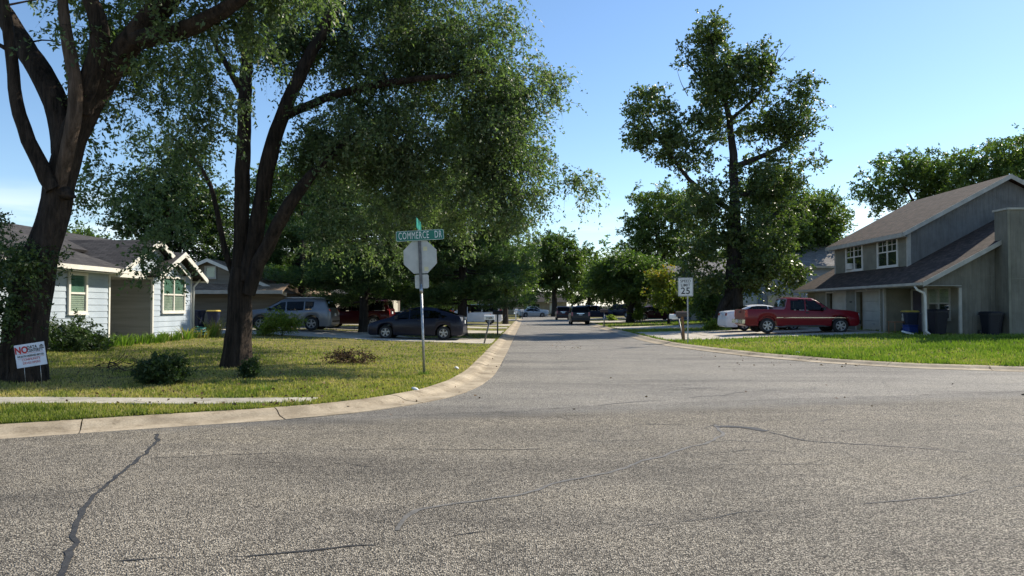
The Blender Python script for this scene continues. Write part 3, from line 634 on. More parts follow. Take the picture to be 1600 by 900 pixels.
# upper storey
ux, uy0, uy1, uz = 19.0, 36.6, 45.2, 5.5; us = 0.54
ridge = uz+us*(rX-ux)
mb = MB(); mb.poly([(ux+.02, uy0, 2.6), (29, uy0, 2.6), (28.8, uy0, uz), (rX, uy0, ridge-.12), (ux+.02, uy0, uz)], (0, 1, 0), uy1-uy0); hp(h, mb, 'upper_wall', 'greige_up')
lap(h, uy0+.12, uy1-.1, 3.3, uz+.02, ux+.018)
for y in (uy0-.03, uy1-.1): hp(h, B((ux-.05, y, 3.3), (ux+.13, y+.12, uz-.02)), 'corner_board', 'trim_grey')
window(h, (ux-.005, 38.65, 3.86), (0, -1, 0), (-1, 0, 0), 2.0, 1.42, 2, True, 'white_trim', 'dark_room', 'dark_room', .1, True)
wf = window(h, (ux-.005, 42.55, 3.86), (0, -1, 0), (-1, 0, 0), 2.0, 1.42, 2, True, 'white_trim', 'dark_room', 'dark_room', .1, True)
ac = MB(); ac.cbox((ux-.22, 42.72, 3.88), (ux-.03, 43.28, 4.22), .02)
for k in range(5): ac.box((ux-.23, 42.77, 3.92+k*.055), (ux-.221, 43.23, 3.945+k*.055))
hp(h, ac, 'air_conditioner', 'white_trim', wf)
ov = .42
roof(h, [(ux-ov, uy1+.4, uz-us*ov+.1), (ux-ov, uy0-.35, uz-us*ov+.1), (rX, uy0-.35, ridge+.1), (rX, uy1+.4, ridge+.1)], 'shingle_brown', 'upper_roof')
roof(h, [(2*rX-ux+ov, uy0-.35, uz-us*ov+.1), (2*rX-ux+ov, uy1+.4, uz-us*ov+.1), (rX, uy1+.4, ridge+.1), (rX, uy0-.35, ridge+.1)], 'shingle_brown', 'upper_roof')
hp(h, B((ux-ov-.03, uy0-.35, uz-us*ov-.13), (ux-ov-.002, uy1+.4, uz-us*ov+.09)), 'fascia', 'trim_grey')
hp(h, B((ux-ov, uy0-.33, uz-us*ov-.11), (ux-.06, uy1+.38, uz-us*ov-.09)), 'soffit', 'trim_grey')
for s in (-1, 1):
    e = rX+s*(rX-ux+ov); rk = MB(); rk.poly([(e, uy0-.354, uz-us*ov-.12), (rX, uy0-.354, ridge-.12), (rX, uy0-.354, ridge+.11), (e, uy0-.354, uz-us*ov+.1)], (0, -1, 0), .03); hp(h, rk, 'rake_board', 'trim_grey')
# lower roofs: porch wing, strip over the garages, far wing
roof(h, [(lx, 36.59, lz), (lx, 31.95, lz), (rX, 31.95, zl(rX)), (rX, 36.59, zl(rX))], 'shingle_brown', 'lower_roof')
roof(h, [(lx, 45.21, lz), (lx, 36.591, lz), (ux+.02, 36.591, zl(ux+.02)), (ux+.02, 45.21, zl(ux+.02))], 'shingle_brown', 'lower_roof')
roof(h, [(lx, 47.3, lz), (lx, 45.211, lz), (rX, 45.211, zl(rX)), (rX, 47.3, zl(rX))], 'shingle_brown', 'lower_roof')
roof(h, [(2*rX-lx, 31.95, lz), (2*rX-lx, 36.59, lz), (rX, 36.59, zl(rX)), (rX, 31.95, zl(rX))], 'shingle_brown', 'lower_roof')
rk = MB(); rk.poly([(lx, 31.946, lz-.2), (rX, 31.946, zl(rX)-.2), (rX, 31.946, zl(rX)+.01), (lx, 31.946, lz+.01)], (0, -1, 0), .03); hp(h, rk, 'rake_board', 'trim_grey')
hp(h, B((lx-.1, 31.95, lz-.13), (lx-.002, 47.3, lz-.01)), 'gutter', 'trim_grey')
hp(h, B((lx, 32.0, lz-.16), (18.9, 47.2, lz-.14)), 'soffit', 'trim_grey')
hp(h, B((18, 45.4, g0-.2), (28, 47.1, 3.0)), 'far_wing', 'greige_lap')
# chimney chase and panel flashings
hp(h, B((19.1, 32.385, 3.02), (20.59, 32.398, 3.045)), 'flashing', 'greige_lap'); hp(h, B((20.7, 31.485, 2.86), (23.2, 31.498, 2.885)), 'flashing', 'greige_lap')
hp(h, B((20.6, 31.5, g0-.2), (23.2, 32.39, 5.85)), 'chimney_chase', 'greige')
hp(h, B((20.55, 31.44, 5.85), (23.25, 32.45, 5.93)), 'chimney_cap', 'trim_grey')
for x in (20.58,): hp(h, B((x-.005, 31.47, g0), (x+.1, 31.498, 5.84)), 'corner_board', 'greige_lap')
# porch door and window
d = hp(h, B((19.04, 35.45, g0), (19.098, 36.3, g0+2.05)), 'front_door', 'door_dark')
hp(h, MB().lathe([(.005, 0), (.03, .01), (.03, .05), (.005, .06)], 'x', 8, (18.98, 35.55, g0+.95)), 'handle', 'metal', d)
f = MB(); f.box((19.0, 35.33, g0), (19.098, 35.44, g0+2.15)); f.box((19.0, 36.31, g0), (19.098, 36.42, g0+2.15)); f.box((19.0, 35.441, g0+2.06), (19.098, 36.309, g0+2.15)); hp(h, f, 'door_frame', 'trim_grey')
window(h, (19.095, 34.1, 1.15), (0, -1, 0), (-1, 0, 0), 1.7, 1.35, 2, True, 'trim_grey', 'dark_room', 'curtain_tan' if 'curtain_tan' in MT else 'blind')

# ---- houses further down the street
def simple_house(label, X0, X1, Y0, Y1, ze_, rise, wall, rf, axis, base=.35, wins=(), door=None, trim='trim_grey'):
    h = thing('house', label, 'house', ((X0+X1)/2, Y0, base)); mb = MB(); o = .4
    if axis == 'x':
        ym = (Y0+Y1)/2; s = rise/((Y1-Y0)/2); mb.poly([(X0, Y0, 0), (X0, Y1, 0), (X0, Y1, ze_), (X0, ym, ze_+rise), (X0, Y0, ze_)], (1, 0, 0), X1-X0); hp(h, mb, 'wall', wall)
        for ya in (Y0-o, Y1+o):
            roof(h, [(X0-o, ya, ze_-s*o+.1), (X1+o, ya, ze_-s*o+.1), (X1+o, ym, ze_+rise+.1), (X0-o, ym, ze_+rise+.1)], rf)
            rk = MB(); rk.poly([(X0-o-.004, ya, ze_-s*o-.12), (X0-o-.004, ym, ze_+rise-.12), (X0-o-.004, ym, ze_+rise+.11), (X0-o-.004, ya, ze_-s*o+.1)], (-1, 0, 0), .04); hp(h, rk, 'rake_board', trim)
        hp(h, B((X0-o, Y0-o-.1, ze_-s*o-.05), (X1+o, Y0-o-.002, ze_-s*o+.08)), 'gutter', trim)
    else:
        xm = (X0+X1)/2; s = rise/((X1-X0)/2); mb.poly([(X0, Y0, 0), (X1, Y0, 0), (X1, Y0, ze_), (xm, Y0, ze_+rise), (X0, Y0, ze_)], (0, 1, 0), Y1-Y0); hp(h, mb, 'wall', wall)
        for xa in (X0-o, X1+o):
            roof(h, [(xa, Y0-o, ze_-s*o+.1), (xa, Y1+o, ze_-s*o+.1), (xm, Y1+o, ze_+rise+.1), (xm, Y0-o, ze_+rise+.1)], rf)
            rk = MB(); rk.poly([(xa, Y0-o-.004, ze_-s*o-.12), (xm, Y0-o-.004, ze_+rise-.12), (xm, Y0-o-.004, ze_+rise+.11), (xa, Y0-o-.004, ze_-s*o+.1)], (0, -1, 0), .04); hp(h, rk, 'rake_board', trim)
    for (face, p, zb_, w_, h_, li) in wins:
        if face == '-y': window(h, (p, Y0-.002, zb_), (1, 0, 0), (0, -1, 0), w_, h_, li, True, 'white_trim', 'dark_room', 'dark_room')
        elif face == '-x': window(h, (X0-.002, p, zb_), (0, -1, 0), (-1, 0, 0), w_, h_, li, True, 'white_trim', 'dark_room', 'dark_room')
        else: window(h, (X1+.002, p, zb_), (0, 1, 0), (1, 0, 0), w_, h_, li, True, 'white_trim', 'dark_room', 'dark_room')
    for (face, p, w_, h_, m_) in (door or ()):
        if face == '-y': b_ = B((p-w_/2, Y0-.06, base), (p+w_/2, Y0-.002, base+h_))
        elif face == '-x': b_ = B((X0-.06, p-w_/2, base), (X0-.002, p+w_/2, base+h_))
        else: b_ = B((X1+.002, p-w_/2, base), (X1+.06, p+w_/2, base+h_))
        hp(h, b_, 'door', m_)
    return h
simple_house('dark slate-blue house with grey gable roof behind the speed limit sign', 16.2, 27, 69.5, 77.5, 4.55, 1.9, 'slate', 'shingle_grey', 'x', wins=[('-x', 73.5, 3.0, 1.5, 1.2, 2), ('-y', 19, 2.9, 1.6, 1.2, 2)], door=[('-x', 71.2, 2.4, 2.1, 'trim_grey'), ('-y', 16.9, 1.2, 2.2, 'trim_grey')])
simple_house('small slate-blue gabled house left of the larger slate-blue one', 16.5, 24, 82, 89, 4.5, 1.9, 'slate', 'shingle_grey', 'x', wins=[('-x', 85, 2.9, 1.4, 1.2, 2), ('-y', 18, 1.2, 1.4, 1.2, 2)])
simple_house('blue-grey house with white garage door behind the white sedan', 18.0, 29, 56, 64, 4.9, 2.0, 'bluegrey', 'shingle_grey', 'x', wins=[('-x', 61.5, 3.1, 1.6, 1.2, 2), ('-x', 58, 3.1, 1.6, 1.2, 2)], door=[('-y', 19.6, 2.5, 2.2, 'garage_door'), ('-x', 59.5, 4.6, 2.2, 'white_trim')])
simple_house('long dark beige house closing the far end of the street', -14, 8, 152, 160, 2.9, 2.0, 'beige', 'shingle_dark', 'x', wins=[('-y', -4, 1.1, 1.6, 1.2, 2), ('-y', 1.5, 1.1, 1.6, 1.2, 2)], door=[('-y', 5.0, 1.2, 2.2, 'white_paint')])
simple_house('beige house beside the far left driveways', -26, -15, 74, 84, 2.9, 2.0, 'brown_siding', 'shingle_dark', 'y', wins=[('-y', -18, 1.2, 1.4, 1.2, 2), ('+x', 77, 1.2, 1.4, 1.2, 2)], door=[('+x', 81, 2.6, 2.1, 'garage_door')])
simple_house('brown-roofed house hidden behind the pines on the left', -26, -16.5, 56.5, 66, 2.9, 2.1, 'brown_siding', 'shingle_dark', 'y', wins=[('-y', -19, 1.2, 1.5, 1.2, 2)], door=[('+x', 62.5, 3.4, 2.1, 'brown_siding')])
simple_house('pale house beyond the dark cars on the right', 17, 28, 112, 122, 2.9, 2.0, 'beige', 'shingle_grey', 'x', wins=[('-x', 117, 1.2, 1.5, 1.2, 2)])
simple_house('long brown-grey house glimpsed under the pines on the left', -36, -9, 104, 112, 3.0, 2.0, 'brown_siding', 'shingle_dark', 'x', wins=[('-y', -14, 1.1, 1.5, 1.2, 2), ('-y', -20, 1.1, 1.5, 1.2, 2)])
# board fence at the far end
fn = thing('board_fence', 'weathered pale board fence beyond the dark parked vans', 'fence', (14, 140, .1))
me_ = B((-.24, -.012, 0), (.24, .012, 1.75)).mesh('board')
for k in range(34): link('board', me_, MT['beige'], fn, loc=(-8.5+k*.5, random.uniform(-.01, .01), 0))
for k in range(2): B((-8.8, .014, .4+k*.9), (8.4, .06, .5+k*.9)).build('rail', MT['beige'], fn)
# ------------------------------------------------------------------ vehicles
def paint(name, c, rough=0.28, metal=0.0): return M2(name, [x*0.93 for x in c], [x*1.05 for x in c], 3, rough, metal, 0.3, coat=0.14)
MT['tyre'] = M2('tyre_rubber', (0.016, 0.016, 0.016), (0.03, 0.029, 0.028), 8, 0.85, bs=0.2)
MT['alloy'] = M2('alloy_rim', (0.30, 0.31, 0.32), (0.42, 0.43, 0.44), 8, 0.35, 0.7)
MT['car_glass'] = carglass('tinted_car_glass')
MT['lens_red'] = M1('red_tail_lens', (0.42, 0.02, 0.025), 0.15, coat=0.5)
MT['lens_clear'] = M1('clear_lens', (0.62, 0.64, 0.68), 0.1, 0.2, coat=0.8)
MT['chrome'] = M1('chrome', (0.62, 0.62, 0.62), 0.12, 1.0)
MT['plate'] = M1('licence_plate', (0.68, 0.70, 0.72), 0.5)
def wheel_meshes(r, w, spokes, wide):
    t = MB(); t.lathe([(r*.62, -w/2+.02), (r*.70, -w/2), (r*.93, -w/2+.005), (r, -w/2+.035), (r, w/2-.035), (r*.93, w/2-.005), (r*.70, w/2), (r*.62, w/2-.02), (r*.62, -w/2+.02)], 'y', 28)
    tm = t.mesh('wheel'); tm.materials.append(MT['tyre'])
    b = MB(); b.lathe([(.001, w/2-.075), (r*.63, w/2-.075)], 'y', 24); bm_ = b.mesh('brake'); bm_.materials.append(MT['black'])
    m = MB(); m.lathe([(r*.64, w/2-.02), (r*.645, w/2-.002), (r*.585, w/2-.004), (r*.57, w/2-.04)], 'y', 28); m.lathe([(.001, w/2-.015), (r*.15, w/2-.018), (r*.17, w/2-.05)], 'y', 14)
    for k in range(spokes):
        a = 2*math.pi*k/spokes+.3; ca, sa = math.cos(a), math.sin(a); w0, w1 = r*wide*.8, r*wide
        P = []
        for d in (w/2-.045, w/2-.014):
            for rr, ww in ((r*.1, w0), (r*.6, w1)):
                for s in (-1, 1): P.append((ca*rr-sa*ww*s/2, d, sa*rr+ca*ww*s/2))
        m.add(P, [(0, 1, 3, 2), (4, 6, 7, 5), (0, 4, 5, 1), (2, 3, 7, 6), (0, 2, 6, 4), (1, 5, 7, 3)])
    mm = m.mesh('rim'); mm.materials.append(MT['alloy'])
    return tm, bm_, mm
def car(name, label, cat, S, loc, rz, pmat, group=None, tilt=0.0):
    """S: L, W, top [(x,z)], belt [(x,z)], clear, wheels (xf, xr, r), sides [polygons (x,z)], shield (x0,x1), back (x0,x1), ..."""
    root = thing(name, label, cat, loc, rz, group); root.rotation_euler = (0, tilt, rz)
    L, Wd = S['L'], S['W']; top = sorted(S['top']); belt = sorted(S['belt']); xf, xrr, wr = S['wheels']; RA = wr+S.get('arch', .065)
    tx, tz = zip(*top); bx_, bz = zip(*belt)
    def zt(x): return float(np.interp(x, tx, tz))
    def plan(x):
        e = 1-abs(x)/(L/2); f = S.get('nose', .80) if x > 0 else S.get('tail', .86); k = S.get('plan', .16)
        return 1 if e > k else f+(1-f)*math.sqrt(max(0, 1-(1-e/k)**2))
    def hwid(x): return Wd/2*plan(x)
    def zs(x): return min(float(np.interp(x, bx_, bz)), zt(x)-.025)
    tum = S.get('tumble', .30)
    def zb(x):
        e = 1-abs(x)/(L/2); z0 = S['clear']+(.10*(1-e/.05) if e < .05 else 0)
        for xw in (xf, xrr):
            d = abs(x-xw)
            if d < RA: z0 = max(z0, wr+math.sqrt(RA*RA-d*d))
        return z0
    def yside(x, z): return .965*hwid(x)-tum*max(0, z-zs(x))
    xs = set(np.linspace(-L/2, L/2, 61).tolist())
    for xw in (xf, xrr):
        for a in np.linspace(-RA, RA, 15): xs.add(xw+float(a)); 
        xs |= {xw-RA-.004, xw+RA+.004}
    xs |= {q for q in tx}
    xs = sorted(x for x in xs if -L/2 <= x <= L/2); bed = S.get('bed')
    rows = []
    for x in xs:
        w = hwid(x); b, t, s = zb(x), zt(x), zs(x); s = max(s, b+.04); t = max(t, s+.02); g = t-s
        yr = .965*w-tum*g
        pr = [(0, b), (.86*w, b), (.965*w, b+.035), (w, b+(s-b)*.42), (.995*w, s-min(.07, (s-b)*.3)), (.965*w, s), (.965*w-tum*g*.35, s+g*.35), (.965*w-tum*g*.7, s+g*.7), (yr, s+g*.90), (max(.1, yr-.09), t), (yr*.5, t+.014), (0, t+.02)]
        if bed and bed[0] < x < bed[1]: pr[9] = (max(.1, yr-.09), t-.01); pr[10] = (yr-.1, .62); pr[11] = (0, .62)
        rows.append(pr)
    n, k = len(xs), 12; V = []
    for x, pr in zip(xs, rows):
        V += [(x, y, z) for y, z in pr]+[(x, -y, z) for y, z in pr[1:-1][::-1]]
    K = 2*k-2
    def inpoly(x, z, P):
        c = False; q = len(P)-1
        for i_ in range(len(P)):
            (xa, za), (xb, zb_) = P[i_], P[q]
            if (za > z) != (zb_ > z) and x < (xb-xa)*(z-za)/(zb_-za)+xa: c = not c
            q = i_
        return c
    fs = []; rw = sorted((min(S['back']), max(S['back']))); fw_ = sorted((min(S['shield']), max(S['shield'])))
    for i in range(n-1):
        for j in range(K):
            f = (i*K+j, i*K+(j+1) % K, (i+1)*K+(j+1) % K, (i+1)*K+j)
            cx_ = sum(V[q][0] for q in f)/4; cy_ = sum(V[q][1] for q in f)/4; cz_ = sum(V[q][2] for q in f)/4
            jj = j if j < k-1 else K-1-j
            if 5 <= jj <= 7 and any(inpoly(cx_, cz_, P) for P in S['sides']): continue      # window openings
            if 9 <= jj <= 10 and (rw[0]+.04 < cx_ < rw[1]-.02 or fw_[0]+.04 < cx_ < fw_[1]-.04): continue
            fs.append(f)
    mb = MB(); mb.add(V, fs, True); mb.f += [tuple(range(K)), tuple(range((n-1)*K, n*K))]; mb.sm += [False, False]
    me = mb.mesh('body'); body = link('body', me, pmat, root)
    mod = body.modifiers.new('edges', 'EDGE_SPLIT'); mod.split_angle = R(40)
    gm = MT['car_glass']
    for s in (-1, 1):                                # side glass
        for P in S['sides']:
            P = [(x, z) for x, z in P]
            Q = [(x, s*(yside(x, z)+.008), z) for x, z in P]; C = [(x, s*(yside(x, z)-.02), z) for x, z in P]; m_ = len(P)
            g_ = MB(); g_.add(Q+C, [tuple(range(m_))]+[(i, (i+1) % m_, m_+(i+1) % m_, m_+i) for i in range(m_)]); g_.build('side_window', gm, root)
    for nm, (x0, x1), inset in (('windshield', S['shield'], .06), ('rear_window', S['back'], S.get('binset', .10))):
        gx = np.linspace(x0, x1, 7); V = []
        dz = (zt(x1)-zt(x0)); dxx = x1-x0; ln = math.hypot(dxx, dz); nx_, nz_ = -dz/ln, dxx/ln
        if nz_ < 0: nx_, nz_ = -nx_, -nz_
        for x in gx:
            yr = max(.2, .965*hwid(x)-tum*(zt(x)-zs(x)))-inset
            for q in np.linspace(-1, 1, 9): V.append((x+nx_*.016, q*yr, zt(x)+.016*nz_+.02*(1-abs(q))+.0))
        g_ = MB(); g_.add(V, [(i*9+j, i*9+j+1, (i+1)*9+j+1, (i+1)*9+j) for i in range(6) for j in range(8)], True); g_.build(nm, gm, root)
    sx0 = .35 if not bed else .25                      # seats
    for sx_ in ((sx0, sx0-.95) if not bed else (sx0,)):
        for s in (-1, 1):
            q = MB(); q.cbox((sx_-.25, s*.38-.24, .45), (sx_+.25, s*.38+.24, .68), .04); q.cbox((sx_-.33, s*.38-.24, .60), (sx_-.2, s*.38+.24, 1.12), .04); q.cbox((sx_-.33, s*.38-.12, 1.14), (sx_-.23, s*.38+.12, 1.30), .03); q.build('seat', MT['black'], root)
    key = (round(wr, 3), S['spokes'], S['swide']); 
    if key not in WM: WM[key] = wheel_meshes(wr, .22, S['spokes'], S['swide'])
    tm, bm_, rm = WM[key]
    for xw in (xf, xrr):
        for s in (-1, 1):
            wh = link('wheel', tm, None, root, (xw, s*(Wd/2-.125), wr), (0, 0, 0 if s > 0 else math.pi)); link('brake', bm_, None, wh); link('rim', rm, None, wh)
    def bit(nm, mat, c, d, ry=0, ch=.3):
        x0, y0, z0 = c; a, b_, e = d; q = MB()
        P = []
        for i in (-1, 1):
            for j in (-1, 1):
                for l in (-1, 1): P.append((i*a/2*(1-ch*(l > 0)), j*b_/2, l*e/2))
        cs, sn = math.cos(ry), math.sin(ry)
        P = [(x*cs+z*sn+x0, y+y0, -x*sn+z*cs+z0) for x, y, z in P]
        q.add(P, [(0, 1, 3, 2), (4, 6, 7, 5), (0, 4, 5, 1), (2, 3, 7, 6), (0, 2, 6, 4), (1, 5, 7, 3)]); return q.build(nm, MT[mat] if isinstance(mat, str) else mat, root)
    for (nm, mat, c, d, ry) in S.get('bits', ()):
        for s in ((-1, 1) if abs(c[1]) > .01 else (1,)): bit(nm, mat, (c[0], s*c[1], c[2]), d, ry)
    return root
WM = {}
def mir(x, z, w, paintm='black'):
    return [('mirror', paintm, (x, w/2+.07, z), (.12, .2, .14), 0)]
HATCH = dict(L=4.48, W=1.74, clear=.17, wheels=(1.36, -1.34, .31), spokes=5, swide=.26, tumble=.34,
  top=[(2.24, .58), (2.16, .70), (1.9, .80), (1.45, .93), (1.2, 1.0), (.75, 1.22), (.3, 1.41), (-.1, 1.48), (-.5, 1.485), (-.95, 1.43), (-1.5, 1.28), (-1.95, 1.13), (-2.1, 1.09), (-2.18, .95), (-2.24, .62)],
  belt=[(2.24, .56), (1.6, .82), (1.1, .90), (-1.2, 1.0), (-2.24, 1.03)],
  sides=[[(1.02, .95), (.28, 1.0), (.28, 1.31), (.38, 1.30), (.72, 1.13)], [(.22, .98), (-.34, .99), (-.34, 1.375), (-.1, 1.385), (.22, 1.33)], [(-.41, .99), (-1.12, 1.04), (-1.3, 1.13), (-.95, 1.32), (-.41, 1.375)], [(-1.2, 1.045), (-1.52, 1.07), (-1.36, 1.14)]],
  shield=(1.14, .32), back=(-1.0, -1.95),
  bits=mir(.85, 1.0, 1.74)+[('headlight', 'lens_clear', (1.86, .66, .74), (.42, .2, .11), .32), ('taillight', 'lens_clear', (-2.1, .74, .86), (.2, .14, .40), -.25), ('license_plate', 'plate', (-2.235, 0, .82), (.02, .3, .15), 0), ('door_handle', 'black', (-.2, .865, .88), (.16, .04, .03), 0), ('door_handle', 'black', (-1.05, .865, .92), (.16, .04, .03), 0), ('fog_light', 'lens_clear', (2.15, .62, .4), (.1, .16, .1), 0)])
SUV = dict(L=4.71, W=1.86, clear=.21, wheels=(1.42, -1.30, .37), spokes=5, swide=.2, tumble=.27, nose=.84, tail=.88,
  top=[(2.35, .72), (2.3, .98), (2.0, 1.08), (1.25, 1.16), (.95, 1.28), (.35, 1.63), (.1, 1.69), (-1.0, 1.72), (-1.85, 1.67), (-2.0, 1.60), (-2.22, 1.15), (-2.32, 1.02), (-2.35, .7)],
  belt=[(2.35, .85), (1.2, 1.02), (-2.3, 1.12)],
  sides=[[(.98, 1.10), (.10, 1.13), (.10, 1.52), (.34, 1.50)], [(.03, 1.13), (-.88, 1.15), (-.88, 1.55), (.03, 1.53)], [(-.95, 1.15), (-1.28, 1.17), (-1.40, 1.27), (-1.42, 1.53), (-.95, 1.55)]],
  shield=(1.05, .3), back=(-1.98, -2.2), binset=.14,
  bits=mir(.92, 1.15, 1.86)+[('headlight', 'lens_clear', (2.18, .70, .88), (.25, .3, .14), .2), ('taillight', 'lens_red', (-2.1, .78, 1.08), (.46, .18, .13), 0), ('license_plate', 'plate', (-2.345, 0, .85), (.02, .3, .16), 0), ('rear_bumper', 'chrome', (-2.27, .35, .52), (.2, .75, .11), 0), ('roof_rail', 'metal', (-.7, .60, 1.755), (1.9, .05, .05), 0), ('cargo_bar', 'black', (-.25, 0, 1.80), (.08, 1.25, .06), 0), ('cargo_bar', 'black', (-1.05, 0, 1.80), (.08, 1.25, .06), 0), ('wheel_trim', 'black', (-.05, .90, .27), (1.9, .05, .12), 0)])
SUVB = dict(L=4.6, W=1.84, clear=.25, wheels=(1.38, -1.30, .36), spokes=6, swide=.2, tumble=.16, nose=.9, tail=.95, plan=.1,
  top=[(2.3, .75), (2.26, 1.0), (1.2, 1.12), (1.0, 1.2), (.55, 1.66), (.3, 1.73), (-1.9, 1.74), (-2.12, 1.66), (-2.26, 1.1), (-2.3, .65)], belt=[(2.3, .9), (1.1, 1.04), (-2.3, 1.08)],
  sides=[[(.95, 1.1), (.1, 1.1), (.1, 1.58), (.52, 1.55)], [(.03, 1.1), (-.85, 1.1), (-.85, 1.6), (.03, 1.58)], [(-.93, 1.1), (-1.98, 1.1), (-1.9, 1.58), (-.93, 1.6)]], shield=(1.05, .5), back=(-2.12, -2.24), binset=.1,
  bits=mir(.8, 1.15, 1.84)+[('taillight', 'lens_red', (-2.2, .80, 1.0), (.2, .16, .36), 0), ('headlight', 'lens_clear', (2.2, .7, .9), (.15, .28, .16), 0), ('license_plate', 'plate', (-2.30, 0, .95), (.03, .34, .15), 0), ('rear_bumper', 'black', (-2.28, .45, .55), (.18, .86, .2), 0), ('plate_garnish', 'chrome', (-2.285, 0, 1.06), (.03, .7, .05), 0), ('roof_rail', 'black', (-.6, .66, 1.77), (2.0, .05, .05), 0)])
VAN = dict(L=5.0, W=1.95, clear=.2, wheels=(1.55, -1.45, .33), spokes=7, swide=.17, tumble=.2, nose=.84, tail=.93, plan=.14,
  top=[(2.5, .7), (2.4, .9), (1.75, 1.08), (1.5, 1.16), (.75, 1.62), (.4, 1.73), (-1.9, 1.74), (-2.2, 1.68), (-2.42, 1.1), (-2.5, .65)], belt=[(2.5, .75), (1.4, 1.0), (-2.5, 1.06)],
  sides=[[(1.28, 1.1), (.55, 1.1), (.55, 1.58), (.78, 1.54)], [(.45, 1.1), (-.75, 1.1), (-.75, 1.6), (.45, 1.58)], [(-.85, 1.1), (-2.15, 1.12), (-2.0, 1.55), (-.85, 1.6)]], shield=(1.55, .65), back=(-2.2, -2.38),
  bits=mir(1.2, 1.15, 1.95)+[('taillight', 'lens_red', (-2.36, .86, 1.05), (.2, .14, .45), 0), ('headlight', 'lens_clear', (2.25, .75, .8), (.3, .3, .15), .25), ('license_plate', 'plate', (-2.49, 0, .9), (.03, .32, .15), 0), ('door_handle', 'black', (.35, .97, 1.0), (.18, .04, .04), 0), ('rear_bumper', 'black', (-2.45, .45, .5), (.12, .85, .1), 0)])
SEDAN = dict(L=4.85, W=1.82, clear=.18, wheels=(1.42, -1.38, .33), spokes=5, swide=.24, tumble=.38, nose=.8, tail=.84,
  top=[(2.42, .6), (2.32, .74), (1.6, .94), (1.2, 1.0), (.35, 1.39), (-.1, 1.465), (-.6, 1.465), (-1.1, 1.38), (-1.75, 1.13), (-2.2, 1.10), (-2.33, 1.04), (-2.42, .62)], belt=[(2.42, .62), (1.4, .88), (-1.2, .98), (-2.42, 1.0)],
  sides=[[(1.0, .97), (.05, .99), (.05, 1.37), (.38, 1.30)], [(-.02, .99), (-.85, 1.01), (-.85, 1.36), (-.5, 1.39), (-.02, 1.38)], [(-.91, 1.01), (-1.4, 1.05), (-1.1, 1.27), (-.91, 1.33)]], shield=(1.12, .32), back=(-1.08, -1.72),
  bits=mir(.9, 1.02, 1.82)+[('headlight', 'lens_clear', (2.1, .68, .74), (.4, .26, .13), .2), ('taillight', 'lens_red', (-2.24, .66, .93), (.3, .3, .15), 0), ('license_plate', 'plate', (-2.40, 0, .85), (.03, .32, .15), -.2), ('door_handle', 'chrome', (-.1, .905, .86), (.16, .04, .03), 0), ('door_handle', 'chrome', (-1.0, .9, .89), (.16, .04, .03), 0)])
PICK = dict(L=5.8, W=1.96, clear=.36, wheels=(1.92, -1.76, .385), spokes=6, swide=.2, tumble=.2, nose=.9, tail=.97, plan=.09, arch=.09, bed=(-2.82, -.95),
  top=[(2.9, .72), (2.86, 1.08), (2.4, 1.17), (1.5, 1.24), (1.35, 1.27), (.72, 1.72), (.5, 1.79), (-.5, 1.82), (-.72, 1.78), (-.86, 1.30), (-.92, 1.22), (-2.85, 1.22), (-2.9, .6)], belt=[(2.9, .85), (1.4, 1.12), (-.8, 1.18), (-2.9, 1.17)],
  sides=[[(1.12, 1.19), (.22, 1.21), (.22, 1.67), (.66, 1.64)], [(.12, 1.21), (-.60, 1.22), (-.56, 1.68), (.12, 1.68)]], shield=(1.36, .66), back=(-.74, -.85), binset=.12,
  bits=mir(1.05, 1.26, 1.96)+[('taillight', 'lens_red', (-2.83, .93, 1.0), (.14, .1, .36), 0), ('headlight', 'lens_clear', (2.82, .72, .93), (.12, .34, .17), 0), ('front_bumper', 'chrome', (2.88, .45, .58), (.16, .92, .2), 0), ('rear_bumper', 'chrome', (-2.96, .46, .60), (.18, .94, .2), 0), ('side_moulding', 'chrome', (.65, .985, .80), (3.4, .02, .035), 0), ('side_moulding', 'chrome', (-1.15, .985, .80), (.42, .02, .035), 0), ('door_handle', 'black', (.22, .985, 1.05), (.2, .03, .06), 0), ('license_plate', 'plate', (-3.05, 0, .62), (.02, .3, .15), 0), ('tailgate_handle', 'black', (-2.9, 0, 1.08), (.03, .25, .08), 0), ('running_board', 'black', (.1, .88, .38), (2.6, .16, .08), 0)])
P_NAVY = paint('navy_paint', (0.004, 0.006, 0.020), .3); P_SILV = paint('silver_paint', (0.22, 0.23, 0.245), .3, .5); P_RED = paint('pickup_red_paint', (0.17, 0.006, 0.012)); P_RED2 = paint('deep_red_paint', (0.04, 0.002, 0.0045))
P_MAR = paint('maroon_paint', (0.06, 0.006, 0.012)); P_BLK = paint('black_paint', (0.005, 0.005, 0.006)); P_WHT = paint('white_car_paint', (0.74, 0.75, 0.77), .25); P_BLUE = paint('dark_blue_paint', (0.008, 0.011, 0.027)); P_GRY = paint('pale_grey_paint', (0.36, 0.40, 0.43), .3, .3)
def put(x, y): return (x, y, float(terr(x, y))+.03 if not (-1.5 < x < 6.2) else 0.002)
def putat(px, Y): return put(W(px, 480, Y).x, Y)
car('hatchback', 'dark navy five-door hatchback parked across the left driveway behind the sign post', 'car', HATCH, putat(653, 34.1), R(178), P_NAVY, tilt=R(-.7))
car('suv', 'silver SUV with roof bars parked behind the multi-stemmed tree', 'car', SUV, putat(457, 38.9), R(180), P_SILV)
car('suv', 'red SUV half hidden behind the dark evergreen trunk', 'car', SUVB, putat(556, 45.0), R(180), P_RED2)
car('suv', 'black SUV just visible over the roof of the navy hatchback', 'car', SUVB, putat(660, 53.8), R(180), P_BLK)
car('minivan', 'white minivan with dark windows parked on the left beyond the pines', 'car', VAN, putat(740, 63.0), R(180), P_WHT)
